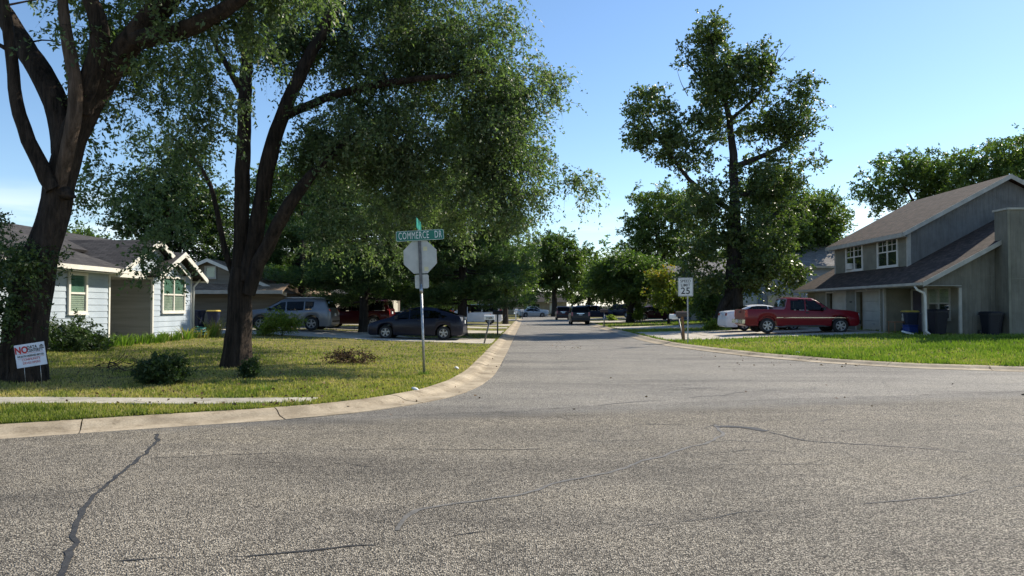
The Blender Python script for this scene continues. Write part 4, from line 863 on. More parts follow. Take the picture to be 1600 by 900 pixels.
car('pickup_truck', 'red extended-cab pickup truck parked nose-in before the duplex garages', 'truck', PICK, putat(1243, 38.0), R(0), P_RED)
car('sedan', 'white sedan parked beside the red pickup', 'car', SEDAN, putat(1192, 42.4), R(2), P_WHT)
car('suv', 'black SUV seen from behind in the right lane', 'car', SUVB, (W(904.5, 480, 70.5).x, 70.5, .002), R(90), P_BLK)
car('suv', 'maroon SUV parked at the kerb ahead of the black SUV', 'car', SUVB, (W(879, 480, 95).x, 95, .002), R(90), P_MAR)
car('minivan', 'dark blue minivan parked right of the black SUV', 'car', VAN, putat(927, 95.5), R(0), P_BLUE)
car('suv', 'dark blue SUV parked left of the round tree trunk', 'car', SUVB, putat(966, 96.5), R(160), P_BLUE)
car('sedan', 'maroon sedan parked under the yellowing tree', 'car', SEDAN, putat(1022, 76), R(10), P_MAR)
car('pickup_truck', 'white pickup truck far down the left side', 'truck', PICK, putat(831, 128), R(15), P_WHT)
car('sedan', 'pale grey sedan in front of the far white pickup', 'car', SEDAN, putat(833, 122), R(8), P_GRY)
# ------------------------------------------------------------------ signs, mailboxes, bins
MT['sign_green'] = M1('street_sign_green', (0.0, 0.15, 0.105), 0.45)
MT['sign_white'] = M1('sign_white', (0.74, 0.75, 0.74), 0.5)
MT['sign_black'] = M1('sign_black', (0.015, 0.015, 0.015), 0.5)
MT['sign_red'] = M1('sign_red', (0.45, 0.012, 0.02), 0.5)
MT['alu'] = M2('aluminium_sign_back', (0.42, 0.43, 0.41), (0.52, 0.53, 0.50), 4, 0.55, 0.25)
MT['post_dark'] = M2('dark_steel_post', (0.12, 0.125, 0.13), (0.2, 0.2, 0.2), 10, 0.5, 0.6)
MT['sticker'] = M1('yellowed_sticker', (0.62, 0.58, 0.36), 0.6)
MT['wood'] = M2('weathered_cedar', (0.20, 0.10, 0.05), (0.30, 0.16, 0.085), 4, 0.85, stretch=(6, 6, .5), bs=.3)
MT['box_brown'] = M1('brown_mailbox', (0.07, 0.045, 0.035), 0.5)
MT['bin_blue'] = M2('blue_bin_plastic', (0.007, 0.012, 0.036), (0.012, 0.02, 0.05), 3, 0.5)
MT['bin_yellow'] = M1('yellow_lid', (0.50, 0.38, 0.07), 0.55)
MT['bin_dark'] = M2('dark_bin_plastic', (0.006, 0.008, 0.015), (0.010, 0.012, 0.021), 3, 0.5)
MT['sign_pale'] = M1('corrugated_sign_board', (0.62, 0.68, 0.80), 0.5)
# stop sign with street names
b0 = GT(663, 586); s = thing('stop_sign', 'back of an octagonal stop sign on a post with green COMMERCE DR sign above', 'sign', b0)
s.rotation_euler = (0, R(-2.3), R(2))                       # leaning to the left
k = 16.0/F
def rect(w, h, t, r=.03, y=0):
    P = []
    for cx, cz, a0 in ((w/2-r, h/2-r, 0), (-w/2+r, h/2-r, 90), (-w/2+r, -h/2+r, 180), (w/2-r, -h/2+r, 270)):
        for q in range(4): a = R(a0+30*q); P.append((cx+r*math.cos(a), y, cz+r*math.sin(a)))
    return MB().poly(P, (0, 1, 0), t)
MB().tube([(0, 0, -.4), (0, 0, 2.10)], .03, 10).build('post', MT['metal'], s)
up = MB()
for a, b in (((-.034, -.002, 1.95), (-.028, .03, 3.28)), ((.028, -.002, 1.95), (.034, .03, 3.28)), ((-.028, .02, 1.95), (.028, .026, 3.28))): up.box(a, b)
for q in range(31): up.box((-.008, .012, 2.0+q*.04), (.008, .0195, 2.016+q*.04))
up.build('channel_post', MT['post_dark'], s)
MB().tube([(0, 0, 1.88), (0, 0, 2.02)], .038, 10).build('collar', MT['metal'], s)
oc = [(.415*math.cos(R(22.5+45*q)), .034, 2.73+.415*math.sin(R(22.5+45*q))) for q in range(8)]
o = MB().poly(oc, (0, 1, 0), .004).build('stop_plate', MT['alu'], s)
MB().poly([(x, .0385, z) for x, _, z in oc], (0, 1, 0), .002).build('front_sheeting', MT['sign_red'], o)
for x, z in ((.125, 2.92), (.135, 2.45)): rect(.095, .095, .002, .01).build('sticker', MT['sticker'], o, loc=(x, .0315, z))
rect(.32, .32, .004, .04, .034).build('lower_plate', MT['alu'], s, loc=(.02, 0, 2.16))
g = rect(1.11, .24, .006, .035).build('name_plate', MT['sign_green'], s, loc=(0.02, -.02, 3.225), rot=(0, R(2.3-3.2), 0))
bd_ = MB(); q = rect(1.10, .23, .002, .033, -.0015); q2 = rect(1.085, .215, .002, .03, -.003)
q.build('border', MT['sign_white'], g); q2.build('field', MT['sign_green'], g)
text('lettering', 'COMMERCE', .235, MT['sign_white'], g, (-.145, -.005, -.002), sx=.52, bold=.0, space=1.12); text('lettering', 'DR', .235, MT['sign_white'], g, (.42, -.005, -.002), sx=.52, bold=.0, space=1.12)
g = rect(.8, .24, .006, .035).build('cross_name_plate', M1('sign_teal', (0.02, 0.27, 0.22), .45), s, loc=(.0, .03, 3.47), rot=(0, R(2), R(89)))
MB().box((-.03, -.02, 3.26), (.03, .04, 3.36)).build('bracket', MT['metal'], s)
# speed limit sign
b1 = GT(1075, 536); s = thing('speed_limit_sign', 'white SPEED LIMIT 25 sign on a steel post behind the twin mailboxes', 'sign', b1, R(-4))
u = b1.y/F
up = MB()
for a, b in (((-.028, 0, -.4), (-.022, .03, 2.75)), ((.022, 0, -.4), (.028, .03, 2.75)), ((-.022, .02, -.4), (.022, .026, 2.75))): up.box(a, b)
up.build('channel_post', MT['metal'], s)
pl = rect(.64, .80, .004, .04).build('plate', MT['sign_white'], s, loc=(-.09, -.008, 2.42))
bo = MB(); bo = rect(.60, .76, .001, .035, -.001); bo.build('border', MT['sign_black'], pl); rect(.58, .74, .001, .03, -.002).build('field', MT['sign_white'], pl)
text('lettering', 'SPEED', .175, MT['sign_black'], pl, (0, -.004, .25), sx=.90, bold=.0015, space=1.06); text('lettering', 'LIMIT', .175, MT['sign_black'], pl, (0, -.004, .075), sx=.92, bold=.0015, space=1.06)
text('lettering', '25', .40, MT['sign_black'], pl, (0, -.004, -.18), sx=1.0, bold=.005, space=1.05)
# yard sign by the trunk
by_ = W(47, 596, 12.7); by_.z = float(terr(by_.x, by_.y)); s = thing('yard_sign', 'white NO DATA CENTERS yard sign tilted in front of the big trunk', 'sign', by_, R(12))
cz = W(46.5, 554.5, 12.7).z-by_.z
for x in (-.12, .14): MB().tube([(x+.06, .01, -.1), (x, .01, cz)], .004, 6).build('wire_stake', MT['metal'], s)
bo = rect(.49, .41, .006, .006).build('board', MT['sign_pale'], s, loc=(0, 0, cz), rot=(0, R(-9), 0))
text('red_lettering', 'NO', .165, MT['sign_red'], bo, (-.135, -.003, .098), sx=.82, bold=.006, ext=.001)
text('lettering', 'DATA', .075, MT['sign_black'], bo, (-.042, -.003, .135), sx=.82, align='LEFT', bold=.0015, ext=.001); text('lettering', 'CENTERS', .075, MT['sign_black'], bo, (-.042, -.003, .075), sx=.68, align='LEFT', bold=.0015, ext=.001)
text('lettering', 'WE BOTH DESERVED BETTER', .048, MT['sign_black'], bo, (0, -.003, -.012), sx=.68, bold=.001, ext=.001)
text('red_lettering', 'COMMUNITY', .055, MT['sign_red'], bo, (0, -.003, -.075), sx=.9, ext=.001); text('red_lettering', 'DEVELOPERS', .055, MT['sign_red'], bo, (0, -.003, -.135), sx=.9, ext=.001)
for z in (.035, -.045): rect(.43, .004, .001, .001, -.002).build('rule', MT['sign_red'], bo, loc=(0, 0, z))
em = MB(); em.poly([(.155, -.002, .135), (.195, -.002, .165), (.235, -.002, .135)], (0, 1, 0), .001); em.poly([(.162, -.002, .115), (.228, -.002, .115), (.228, -.002, .128), (.162, -.002, .128)], (0, 1, 0), .001); em.poly([(.165, -.002, .085), (.225, -.002, .085), (.235, -.002, .105), (.155, -.002, .105)], (0, 1, 0), .001); em.poly([(.19, -.002, .05), (.2, -.002, .05), (.2, -.002, .08), (.19, -.002, .08)], (0, 1, 0), .001)
em.build('emblem', MT['sign_black'], bo)
# mailboxes
def mailbox(label, px, py, boxm, postm, post_r, hgt, lean=(0, 0), rz=0.0, tiltx=0.0, nums=None, brace=False, L=.48, square=False, group=None, size=.17):
    p = GT(px, py); m = thing('mailbox', label, 'mailbox', p, rz, group)
    top = (lean[0], lean[1], hgt)
    if square: 
        pm = MB(); pm.poly([(-post_r, -post_r, -.2), (post_r, -post_r, -.2), (post_r, post_r, -.2), (-post_r, post_r, -.2)], (top[0]/(hgt+.2), top[1]/(hgt+.2), 1), hgt+.2); pm.build('post', postm, m)
    else: MB().tube([(0, 0, -.2), top], post_r, 8).build('post', postm, m)
    w = size; pr = [(-w/2, 0), (w/2, 0), (w/2, w*.62)]+[(w/2*math.cos(R(a)), w*.62+w/2*math.sin(R(a))) for a in range(30, 180, 30)]+[(-w/2, w*.62)]
    b = MB(); b.poly([(x, -L/2, z) for x, z in pr], (0, 1, 0), L); bx__ = b.build('box', boxm, m, loc=top, rot=(0, tiltx, R(90)))
    d = MB(); d.poly([(x*1.05, -L/2-.012, z*1.02) for x, z in pr], (0, 1, 0), .011); d.build('door', boxm, bx__)
    MB().box((w/2+.002, -.05, w*.5), (w/2+.012, -.03, w*1.35)).build('flag', MT['sign_red'], bx__)
    if nums: text('number', nums, .12, MT['sign_black'], bx__, (-w/2-.002, 0, w*.42), rot=(R(90), 0, R(-90)), bold=.003)
    if brace: MB().tube([(0, 0, hgt*.6), (.28, 0, hgt+.0)], .018, 6).build('brace', postm, m)
    return m
mailbox('white mailbox with black numbers tipped on a leaning black post', 756.5, 537, MT['white_paint'], MT['post_dark'], .035, 1.02, (.22, 0), 0, 0, '11606', size=.19, L=.44).children[1].rotation_euler = (R(-14), 0, R(-90))
mailbox('black mailbox on a dark post with diagonal brace', 777.5, 523.5, MT['black'], MT['post_dark'], .045, 1.14, (0, 0), 0, 0, None, True, L=.55, size=.2).children[1].location.x = .2
mailbox('brown mailbox on a cedar post beside the speed limit sign', 1069, 533.5, MT['box_brown'], MT['wood'], .05, 1.12, (-.08, 0), R(0), 0, square=True, L=.56, size=.22)
mailbox('white mailbox tilted on a leaning black post next to the brown one', 1067, 533.5, MT['white_paint'], MT['post_dark'], .035, 1.02, (-.42, .05), 0, 0, None, size=.2, L=.34).children[1].rotation_euler = (R(12), 0, R(-100))
mailbox('small dark mailbox on a grey post before the round tree', 944, 510, MT['box_brown'], MT['metal'], .05, 1.15, (0, 0), 0, 0, L=.6, size=.24)
mailbox('left of two white mailboxes far down the left kerb', 806, 499.5, MT['white_paint'], MT['white_paint'], .06, 1.05, square=True, size=.26)
mailbox('right of two white mailboxes far down the left kerb', 816, 499.0, MT['white_paint'], MT['post_dark'], .06, 1.05, square=True, size=.26)
# wheeled bins
def bin_(label, loc, rz, body, lid, group=None, sc=1.0, name='wheeled_bin'):
    t = thing(name, label, 'trash bin', loc, rz, group); t.scale = (sc, sc, sc)
    def ring(w, d, z, c=.06): return [(-w+c, -d, z), (w-c, -d, z), (w, -d+c, z), (w, d-c, z), (w-c, d, z), (-w+c, d, z), (-w, d-c, z), (-w, -d+c, z)]
    P = ring(.22, .25, .03)+ring(.26, .31, .55)+ring(.285, .36, .93)+ring(.305, .38, .935)+ring(.305, .38, .985); b = MB()
    b.add(P, [tuple(range(7, -1, -1))]+[(k*8+i, k*8+(i+1) % 8, k*8+8+(i+1) % 8, k*8+8+i) for k in range(4) for i in range(8)]+[tuple(range(32, 40))]); b.build('body', MT[body], t)
    P = ring(.31, .39, .988)+ring(.315, .395, 1.02)+ring(.27, .34, 1.065, .08); l = MB(); l.add(P, [tuple(range(7, -1, -1))]+[(k*8+i, k*8+(i+1) % 8, k*8+8+(i+1) % 8, k*8+8+i) for k in range(2) for i in range(8)]+[tuple(range(16, 24))]); l.build('lid', MT[lid], t)
    MB().tube([(-.25, .37, .93), (-.25, .46, .95), (.25, .46, .95), (.25, .37, .93)], .018, 6).build('handle', MT[body], t)
    for s_ in (-1, 1): MB().lathe([(.02, -.03), (.12, -.03), (.13, 0), (.12, .03), (.02, .03)], 'x', 14, (s_*.27, .3, .13)).build('wheel', MT['black'], t)
    return t
def on(px, Y, dz=.0): x = W(px, 480, Y).x; return (x, Y, float(terr(x, Y))+dz)
bin_('blue wheeled bin with yellow lid beside the taupe house', on(334, 40.5, .03), R(8), 'bin_blue', 'bin_yellow')
bin_('all-blue wheeled bin tucked behind the bungalow corner', on(309, 41.5, .03), R(-5), 'bin_blue', 'bin_blue')
bin_('dark blue bin in the porch opening beside the white downspout', (18.25, 32.75, .43), R(4), 'bin_dark', 'bin_dark', sc=1.06)
bin_('blue bin with yellow lid standing deep in the porch', (18.0, 34.6, .43), R(-10), 'bin_blue', 'bin_yellow')
bin_('dark bin against the panelled gable wall', (19.95, 31.75, .42), R(3), 'bin_dark', 'bin_dark', sc=.98)
bin_('dark bin hard against the chimney side', (20.25, 32.0, .42), R(-8), 'bin_dark', 'bin_dark', sc=.94)
bin_('blue bin below the speed limit sign by the slate-blue house', on(1098, 66), R(0), 'bin_blue', 'bin_blue')
bin_('blue bin with yellow lid by the slate-blue house', on(1110, 66), R(10), 'bin_blue', 'bin_yellow')
# porch clutter
MT['tarp'] = M2('blue_plastic', (0.012, 0.035, 0.16), (0.02, 0.05, 0.22), 5, .5)
t = thing('storage_tub', 'blue plastic tub on the porch floor', 'tub', (17.75, 34.1, .43), R(15)); P = MB(); P.cbox((-.28, -.2, 0), (.28, .2, .36), .04); P.build('tub', MT['tarp'], t); MB().cbox((-.3, -.22, .361), (.3, .22, .40), .02).build('lid', MT['tarp'], t)
t = thing('folding_table', 'small weathered table cluttered with pale things on the porch', 'table', (17.75, 34.85, .43), R(5)); MB().cbox((-.55, -.3, .5), (.55, .3, .54), .01).build('top', MT['wood'], t)
for x in (-.5, .5):
    for y in (-.25, .25): MB().tube([(x, y, 0), (x, y, .5)], .02, 6).build('leg', MT['wood'], t)
q = MB(); q.lathe([(.01, .0), (.09, .02), (.11, .12), (.07, .25), (.10, .33), (.05, .42), (.01, .45)], 'z', 12); tag(q.build('garden_ornament', MT['trim_grey'], loc=(17.8, 34.75, .972)), 'pale figure ornament standing on the porch table', 'ornament')
q = MB(); q.cbox((-.22, -.16, 0), (.22, .16, .06), .015); tag(q.build('paper_packet', MT['white_paint'], loc=(17.15, 33.2, .47), rot=(R(14), R(10), R(20))), 'white packet dropped at the porch edge', 'packet')
# dark block on the street at the right edge
p = G(1596, 618, 0.0); q = MB(); q.lathe([(.01, 0), (.17, 0), (.165, .01), (.13, .014), (.01, .016)], 'z', 18); tag(q.build('manhole_cover', M2('cast_iron', (.015, .014, .013), (.03, .028, .025), 9, .95, spec=.05), loc=(p.x+.2, p.y, .006)), 'dark iron cover in the street at the right edge', 'cover')
# downspout splash and pots by the bungalow
q = MB(); q.lathe([(.01, 0), (.16, 0), (.22, .2), (.24, .2), (.24, .23), (.2, .23), (.19, .18), (.01, .17)], 'z', 14); tag(q.build('planter', MT['black'], loc=(-13.85, 27.15, float(terr(-13.85, 27.15)))), 'low black planter at the bungalow wing corner', 'planter')
q = MB(); q.tube([(.3*math.cos(a*.6)*(1-.01*a), .3*math.sin(a*.6)*(1-.01*a), .03+.011*a) for a in range(40)], .022, 6); tag(q.build('garden_hose', M1('teal_hose', (.02, .16, .14), .5), loc=(-13.6, 29.7, float(terr(-13.6, 29.7))+.02)), 'coiled teal garden hose below the bungalow window', 'hose')
# ------------------------------------------------------------------ trees and plants
BARK = barkmat('furrowed_bark', (0.016, 0.012, 0.009), (0.066, 0.048, 0.036)); BARK2 = barkmat('grey_bark', (0.022, 0.019, 0.016), (0.065, 0.056, 0.048)); DEADWOOD = barkmat('dead_wood', (0.06, 0.042, 0.03), (0.16, 0.115, 0.085))
L_ELM = leafmat('elm_leaves', [(0, (0.0603, 0.095, 0.0427)), (0.5, (0.1138, 0.1612, 0.0778)), (0.85, (0.1673, 0.2159, 0.1166)), (1, (0.241, 0.2447, 0.1652))], 0.46, .5, .45)
L_DARK = leafmat('dark_leaves', [(0, (0.0297, 0.054, 0.0189)), (0.5, (0.054, 0.0891, 0.0297)), (1, (0.1013, 0.1418, 0.0473))], 0.33, .45, .4)
L_MID = leafmat('green_leaves', [(0, (0.05, 0.0875, 0.0225)), (0.5, (0.0938, 0.1438, 0.0375)), (1, (0.1625, 0.2063, 0.0562))], 0.43, .42, .4)
L_COT = leafmat('cottonwood_leaves', [(0, (0.049, 0.077, 0.0238)), (0.5, (0.084, 0.1232, 0.0364)), (0.85, (0.14, 0.175, 0.056)), (1, (0.21, 0.21, 0.07))], 0.38, .42, .5)
L_YEL = leafmat('yellowing_leaves', [(0, (0.07, 0.115, 0.022)), (.5, (0.15, 0.19, 0.03)), (.8, (0.26, 0.24, 0.035)), (1, (0.38, 0.22, 0.03))], .4, .45, .3)
L_PINE = leafmat('pine_needles', [(0, (0.0286, 0.0585, 0.0234)), (0.5, (0.0585, 0.104, 0.0364)), (1, (0.117, 0.1625, 0.052))], 0.28, .5, .3)
L_BUSH = leafmat('lime_leaves', [(0, (0.088, 0.132, 0.022)), (0.5, (0.176, 0.231, 0.0385)), (1, (0.297, 0.308, 0.066))], 0.48, .45, .3)
L_DEAD = leafmat('dead_leaves', [(0, (0.06, 0.035, 0.022)), (.5, (0.12, 0.07, 0.04)), (1, (0.2, 0.13, 0.07))], .1, .7, .2)
def unit(v): return v/(np.linalg.norm(v, axis=-1, keepdims=True)+1e-9)
def leaves(pos, axis, size, wid, rs, v, fold=.12):
    """rhombic leaves from base points along axes: one folded quad each"""
    n = len(pos); a = unit(axis); r = unit(rs.randn(n, 3)); b = unit(np.cross(a, r)); c = np.cross(a, b)
    L = size[:, None]; Wd = wid[:, None]
    V = np.stack([pos, pos+a*L*.42+b*Wd*.5+c*L*fold, pos+a*L, pos+a*L*.42-b*Wd*.5+c*L*fold], 1).reshape(-1, 3)
    return V, np.arange(4*n).reshape(-1, 4), v
def crownpts(blobs, n, rs, gap=.0, shell=.5, gs=.6):
    """cluster points in a union of ellipsoids (px, py, Y, rx px, ry px, depth m, weight)"""
    w = np.array([b[6]*b[3]*b[4] for b in blobs], float); w /= w.sum(); out = []
    pick = rs.choice(len(blobs), n, p=w)
    for k in pick:
        px, py, Y, rx_, ry_, dd, _ = blobs[k]
        c = np.array(W(px, py, Y)); u = unit(rs.randn(3))*rs.rand()**shell
        p = c+np.array([u[0]*rx_*Y/F, u[1]*dd, u[2]*ry_*Y/F])
        if gap and mnoise.noise(Vector(p)*gs) < gap-.5+.0: 
            if rs.rand() < .85: continue
        out.append(p)
    return np.array(out)
def tree(label, base, limbs, blobs, ncl, strands, nleaf, size, lm, bark=BARK, seed=1, droop=.4, slen=.7, spread=.45, gap=.28, shell=.55, name='tree', cat='tree', group=None, wide=.5, rad0=.035, vbias=0.0, twigmat=None, dead=(), gs=.6, thick=1.0, trunk_sides=14, leafup=0.0, vtop=0.0, twigs=0.0):
    rs = np.random.RandomState(seed); base = Vector(base); root = thing(name, label, cat, base, group=group); bb = np.array(base)
    nodes = []; nr = []; TV, TF = [], []; off = 0
    def rough(n, s):
        ph = rs.rand()*6; a = np.arange(s)*2*np.pi/s; rid = rs.randn(s); rid = np.stack([np.roll(rid, int(q//14)) for q in range(n)])
        return 1+.05*np.sin(3*a[None]+ph+np.arange(n)[:, None]*.12)+(.035 if s > 12 else .01)*rid+.015*rs.randn(n, s)
    for lb in limbs:
        q = resample(lb, .25); wob = np.cumsum(rs.randn(len(q), 3)*.012, axis=0); wob -= np.linspace(0, 1, len(q))[:, None]*wob[-1]; q[:, :3] += wob
        V, Fc = tube_np(q[:, :3], q[:, 3], (30 if q[0, 3] > .16 else trunk_sides) if q[0, 3] > .1 else 8, rough)
        TV.append(V-bb); TF.append(Fc+off); off += len(V)
        st = 2 if len(q) > 10 else 1
        for p in q[len(q)//5::st]: nodes.append(p[:3]); nr.append(p[3])
    if limbs: tk = link('trunk', fastmesh('trunk', np.concatenate(TV), np.concatenate(TF), True), bark, root)
    for lb in dead:
        q = resample(lb, .2); V, Fc = tube_np(q[:, :3]-bb, q[:, 3], 12 if q[0, 3] > .1 else 5, rough); link('dead_limb', fastmesh('dead_limb', V, Fc, True), DEADWOOD, root)
    C = crownpts(blobs, ncl, rs, gap, shell, gs)
    # every cluster grows a branch from the nearest wood already there
    N = np.zeros((len(nodes)+len(C)*3, 3)); RR = np.zeros(len(N)); m = len(nodes); N[:m] = nodes; RR[:m] = nr
    d0 = np.array([np.min(np.linalg.norm(N[:m]-c, axis=1)) for c in C]); C = C[np.argsort(d0)]
    BV, BF = [], []; boff = 0; ends = []
    for c in C:
        dv = c-N[:m]; dist = np.linalg.norm(dv, axis=1)+.5*np.maximum(0, -dv[:, 2])*(1-droop); i = int(np.argmin(dist)); p0 = N[i]; r0 = RR[i]; ln = np.linalg.norm(c-p0)
        ra = min(r0*.7, .008+.011*ln+.004)*thick; ra = max(ra, .006)
        m1 = p0+(c-p0)*.36+np.array([0, 0, .10*ln])+rs.randn(3)*.05*ln; m2 = p0+(c-p0)*.7+np.array([0, 0, .08*ln])+rs.randn(3)*.05*ln
        pts = np.array([p0, m1, m2, c]); V, Fc = tube_np(pts, [ra, ra*.75, ra*.5, ra*.25+.002], 4); BV.append(V-bb); BF.append(Fc+boff); boff += len(V)
        for q, rr in ((m1, ra*.75), (m2, ra*.5), (c, ra*.3)): N[m] = q; RR[m] = rr; m += 1
        ends.append(unit(c-p0))
    if BV: link('branches', fastmesh('branches', np.concatenate(BV), np.concatenate(BF), True), twigmat or bark, root)['kind'] = 'stuff'
    ends = np.array(ends); nc = len(C); ns = strands
    # leafy strands round every branch end
    S = np.repeat(C, ns, 0)+rs.randn(nc*ns, 3)*spread*.35; D = unit(np.repeat(ends, ns, 0)*.6+rs.randn(nc*ns, 3)); D[:, 2] *= .7; D = unit(D); SL = slen*(.5+.8*rs.rand(nc*ns))
    t = rs.rand(nc*ns, nleaf); P = S[:, None]+D[:, None]*(t*SL[:, None])[..., None]; P[..., 2] -= droop*(t**2)*SL[:, None]*1.3
    tang = D[:, None]+np.zeros_like(P); tang[..., 2] -= droop*2.4*t
    ax = unit(unit(tang)*.7+rs.randn(*P.shape)*.75); ax[..., 2] += leafup; 
    if twigs:
        tt = np.array([0, .5, 1.0]); Q = S[:, None]+D[:, None]*(tt[None]*SL[:, None])[..., None]; Q[..., 2] -= droop*(tt**2)[None]*SL[:, None]*1.3
        wv = unit(np.cross(D, rs.randn(*D.shape)))*twigs; m_ = len(Q); A_ = Q-wv[:, None]; B_ = Q+wv[:, None]; B_[:, 2] = A_[:, 2] = Q[:, 2]
        B_[:, 0] = Q[:, 0]+wv; A_[:, 0] = Q[:, 0]-wv; B_[:, 1] = Q[:, 1]+wv*.7; A_[:, 1] = Q[:, 1]-wv*.7; B_[:, 2] = Q[:, 2]+wv*.3; A_[:, 2] = Q[:, 2]-wv*.3
        VV = np.concatenate([A_, B_], 1).reshape(-1, 3)-bb; i6 = np.arange(m_)[:, None]*6; FF = np.concatenate([i6+np.array([[0, 3, 4, 1]]), i6+np.array([[1, 4, 5, 2]])], 0)
        link('twigs', fastmesh('twigs', VV, FF), twigmat or bark, root)['kind'] = 'stuff'
    P = P+rs.randn(*P.shape)*spread*.07
    P = P.reshape(-1, 3); ax = ax.reshape(-1, 3); n = len(P)
    sz = size*(.5+1.0*rs.rand(n)**1.3); cv = np.repeat(np.clip(rs.randn(nc)*.16, -.35, .35), ns*nleaf)
    hz = (P[:, 2]-P[:, 2].min())/(np.ptp(P[:, 2])+1e-6)
    v = np.clip(.45+vbias+cv+.17*rs.randn(n)+vtop*(hz-.5), 0, 1)
    V, Fc, v = leaves(P-bb, ax, sz, sz*wide, rs, v)
    link('crown', fastmesh('crown', V, Fc, attr=v), lm, root)
    return root
def limb(pts, Y0=None):
    """polyline of (px, py, Y, radius)"""
    return [(*W(px, py, Y), r) for px, py, Y, r in pts]
def onz(v): v = Vector(v); return Vector((v.x, v.y, float(terr(v.x, v.y))))

# ---- big elm at the left edge
Y = 13.6
bp = onz(W(38, 600, Y))
tree('massive forked elm trunk at the left edge behind the yard sign', bp, [
  limb([(36, 612, Y, .52), (37, 585, Y, .41), (40, 540, Y, .375), (45, 490, Y, .37), (53, 450, Y, .345), (64, 400, Y, .29), (79, 345, Y, .265), (92, 290, Y, .265), (106, 225, Y, .255), (128, 165, Y, .245), (158, 115, Y, .23), (192, 70, Y, .225), (232, 25, Y-.2, .22), (290, -40, Y-.5, .18), (350, -110, Y-.8, .12)]),
  limb([(196, 66, Y, .19), (245, 52, Y-.3, .17), (300, 42, Y-.6, .15), (345, 18, Y-.8, .13), (385, -8, Y-1, .11), (440, -60, Y-1.2, .07)]),
  limb([(102, 240, Y, .22), (100, 190, Y+.1, .22), (84, 140, Y+.2, .22), (50, 95, Y+.3, .20), (15, 35, Y+.5, .18), (-25, -30, Y+.6, .14), (-70, -100, Y+.8, .08)]),
  limb([(128, 175, Y-.1, .18), (146, 110, Y-.2, .18), (162, 60, Y-.2, .17), (150, 20, Y-.3, .15), (128, -25, Y-.3, .12), (110, -90, Y-.3, .07)]),
  limb([(86, 295, Y-.2, .14), (66, 258, Y-.3, .14), (45, 215, Y-.35, .125), (22, 150, Y-.4, .11), (20, 90, Y-.4, .10), (8, 20, Y-.4, .09), (-5, -50, Y-.4, .05)]),
  limb([(98, 300, Y-.1, .16), (112, 307, Y-.18, .12), (117, 308, Y-.22, .10), (118, 308, Y-.23, .02)]),
  limb([(20, 82, Y-.4, .05), (0, 70, Y-.5, .04), (-30, 66, Y-.6, .02)])],
  [(180, 60, 14.5, 75, 80, 1.6, .6), (250, 160, 14.8, 75, 90, 1.6, .55), (340, 120, 15, 70, 100, 1.4, .4), (200, 290, 15.2, 65, 60, 1.3, .5), (290, 240, 15.2, 65, 60, 1.2, .4), (235, 405, 15.6, 60, 28, .6, .16), (230, 350, 15.4, 60, 30, .8, .3), (165, 180, 14.6, 50, 60, 1, .35), (330, 30, 13.4, 90, 60, 1.6, 1), (150, 380, 14.6, 20, 14, .5, .2), (20, -90, 13.6, 120, 70, 2, .9), (200, -110, 13.4, 150, 70, 2.5, 1), (420, -60, 13, 120, 70, 2, 1)],
  470, 8, 24, .085, L_ELM, BARK, 11, droop=.65, slen=.52, spread=.34, gap=.38, gs=.8, name='elm_tree', twigs=.0035,
  dead=[limb([(84, 345, Y+.02, .09), (92, 300, Y-.12, .12), (102, 250, Y-.25, .135), (116, 190, Y-.38, .14), (120, 140, Y-.42, .13), (110, 85, Y-.44, .12), (104, 55, Y-.44, .105), (98, 0, Y-.44, .09), (97, -40, Y-.44, .06)])])
# suckers and leafy growth low on that trunk
def shrub(label, base, blobs, ncl, strands, nleaf, size, lm, seed, name='shrub', cat='shrub', **k):
    b = onz(base); return tree(label, b, [[(b.x, b.y, b.z-.05, .025), (b.x+.03, b.y, b.z+.25, .015)]], blobs, ncl, strands, nleaf, size, lm, BARK2, seed, name=name, cat=cat, trunk_sides=6, **k)
shrub('leafy suckers sprouting round the big elm trunk at the left edge', W(10, 590, 13.2), [(25, 410, 13.1, 45, 55, .5, 1), (5, 480, 13.1, 32, 60, .5, 1), (70, 420, 13.0, 40, 25, .3, .5), (10, 350, 13.4, 22, 30, .4, .35), (-30, 420, 13.4, 40, 90, .6, 1)], 110, 6, 16, .07, L_DARK, 12, droop=.4, slen=.4, spread=.3, gap=.1)
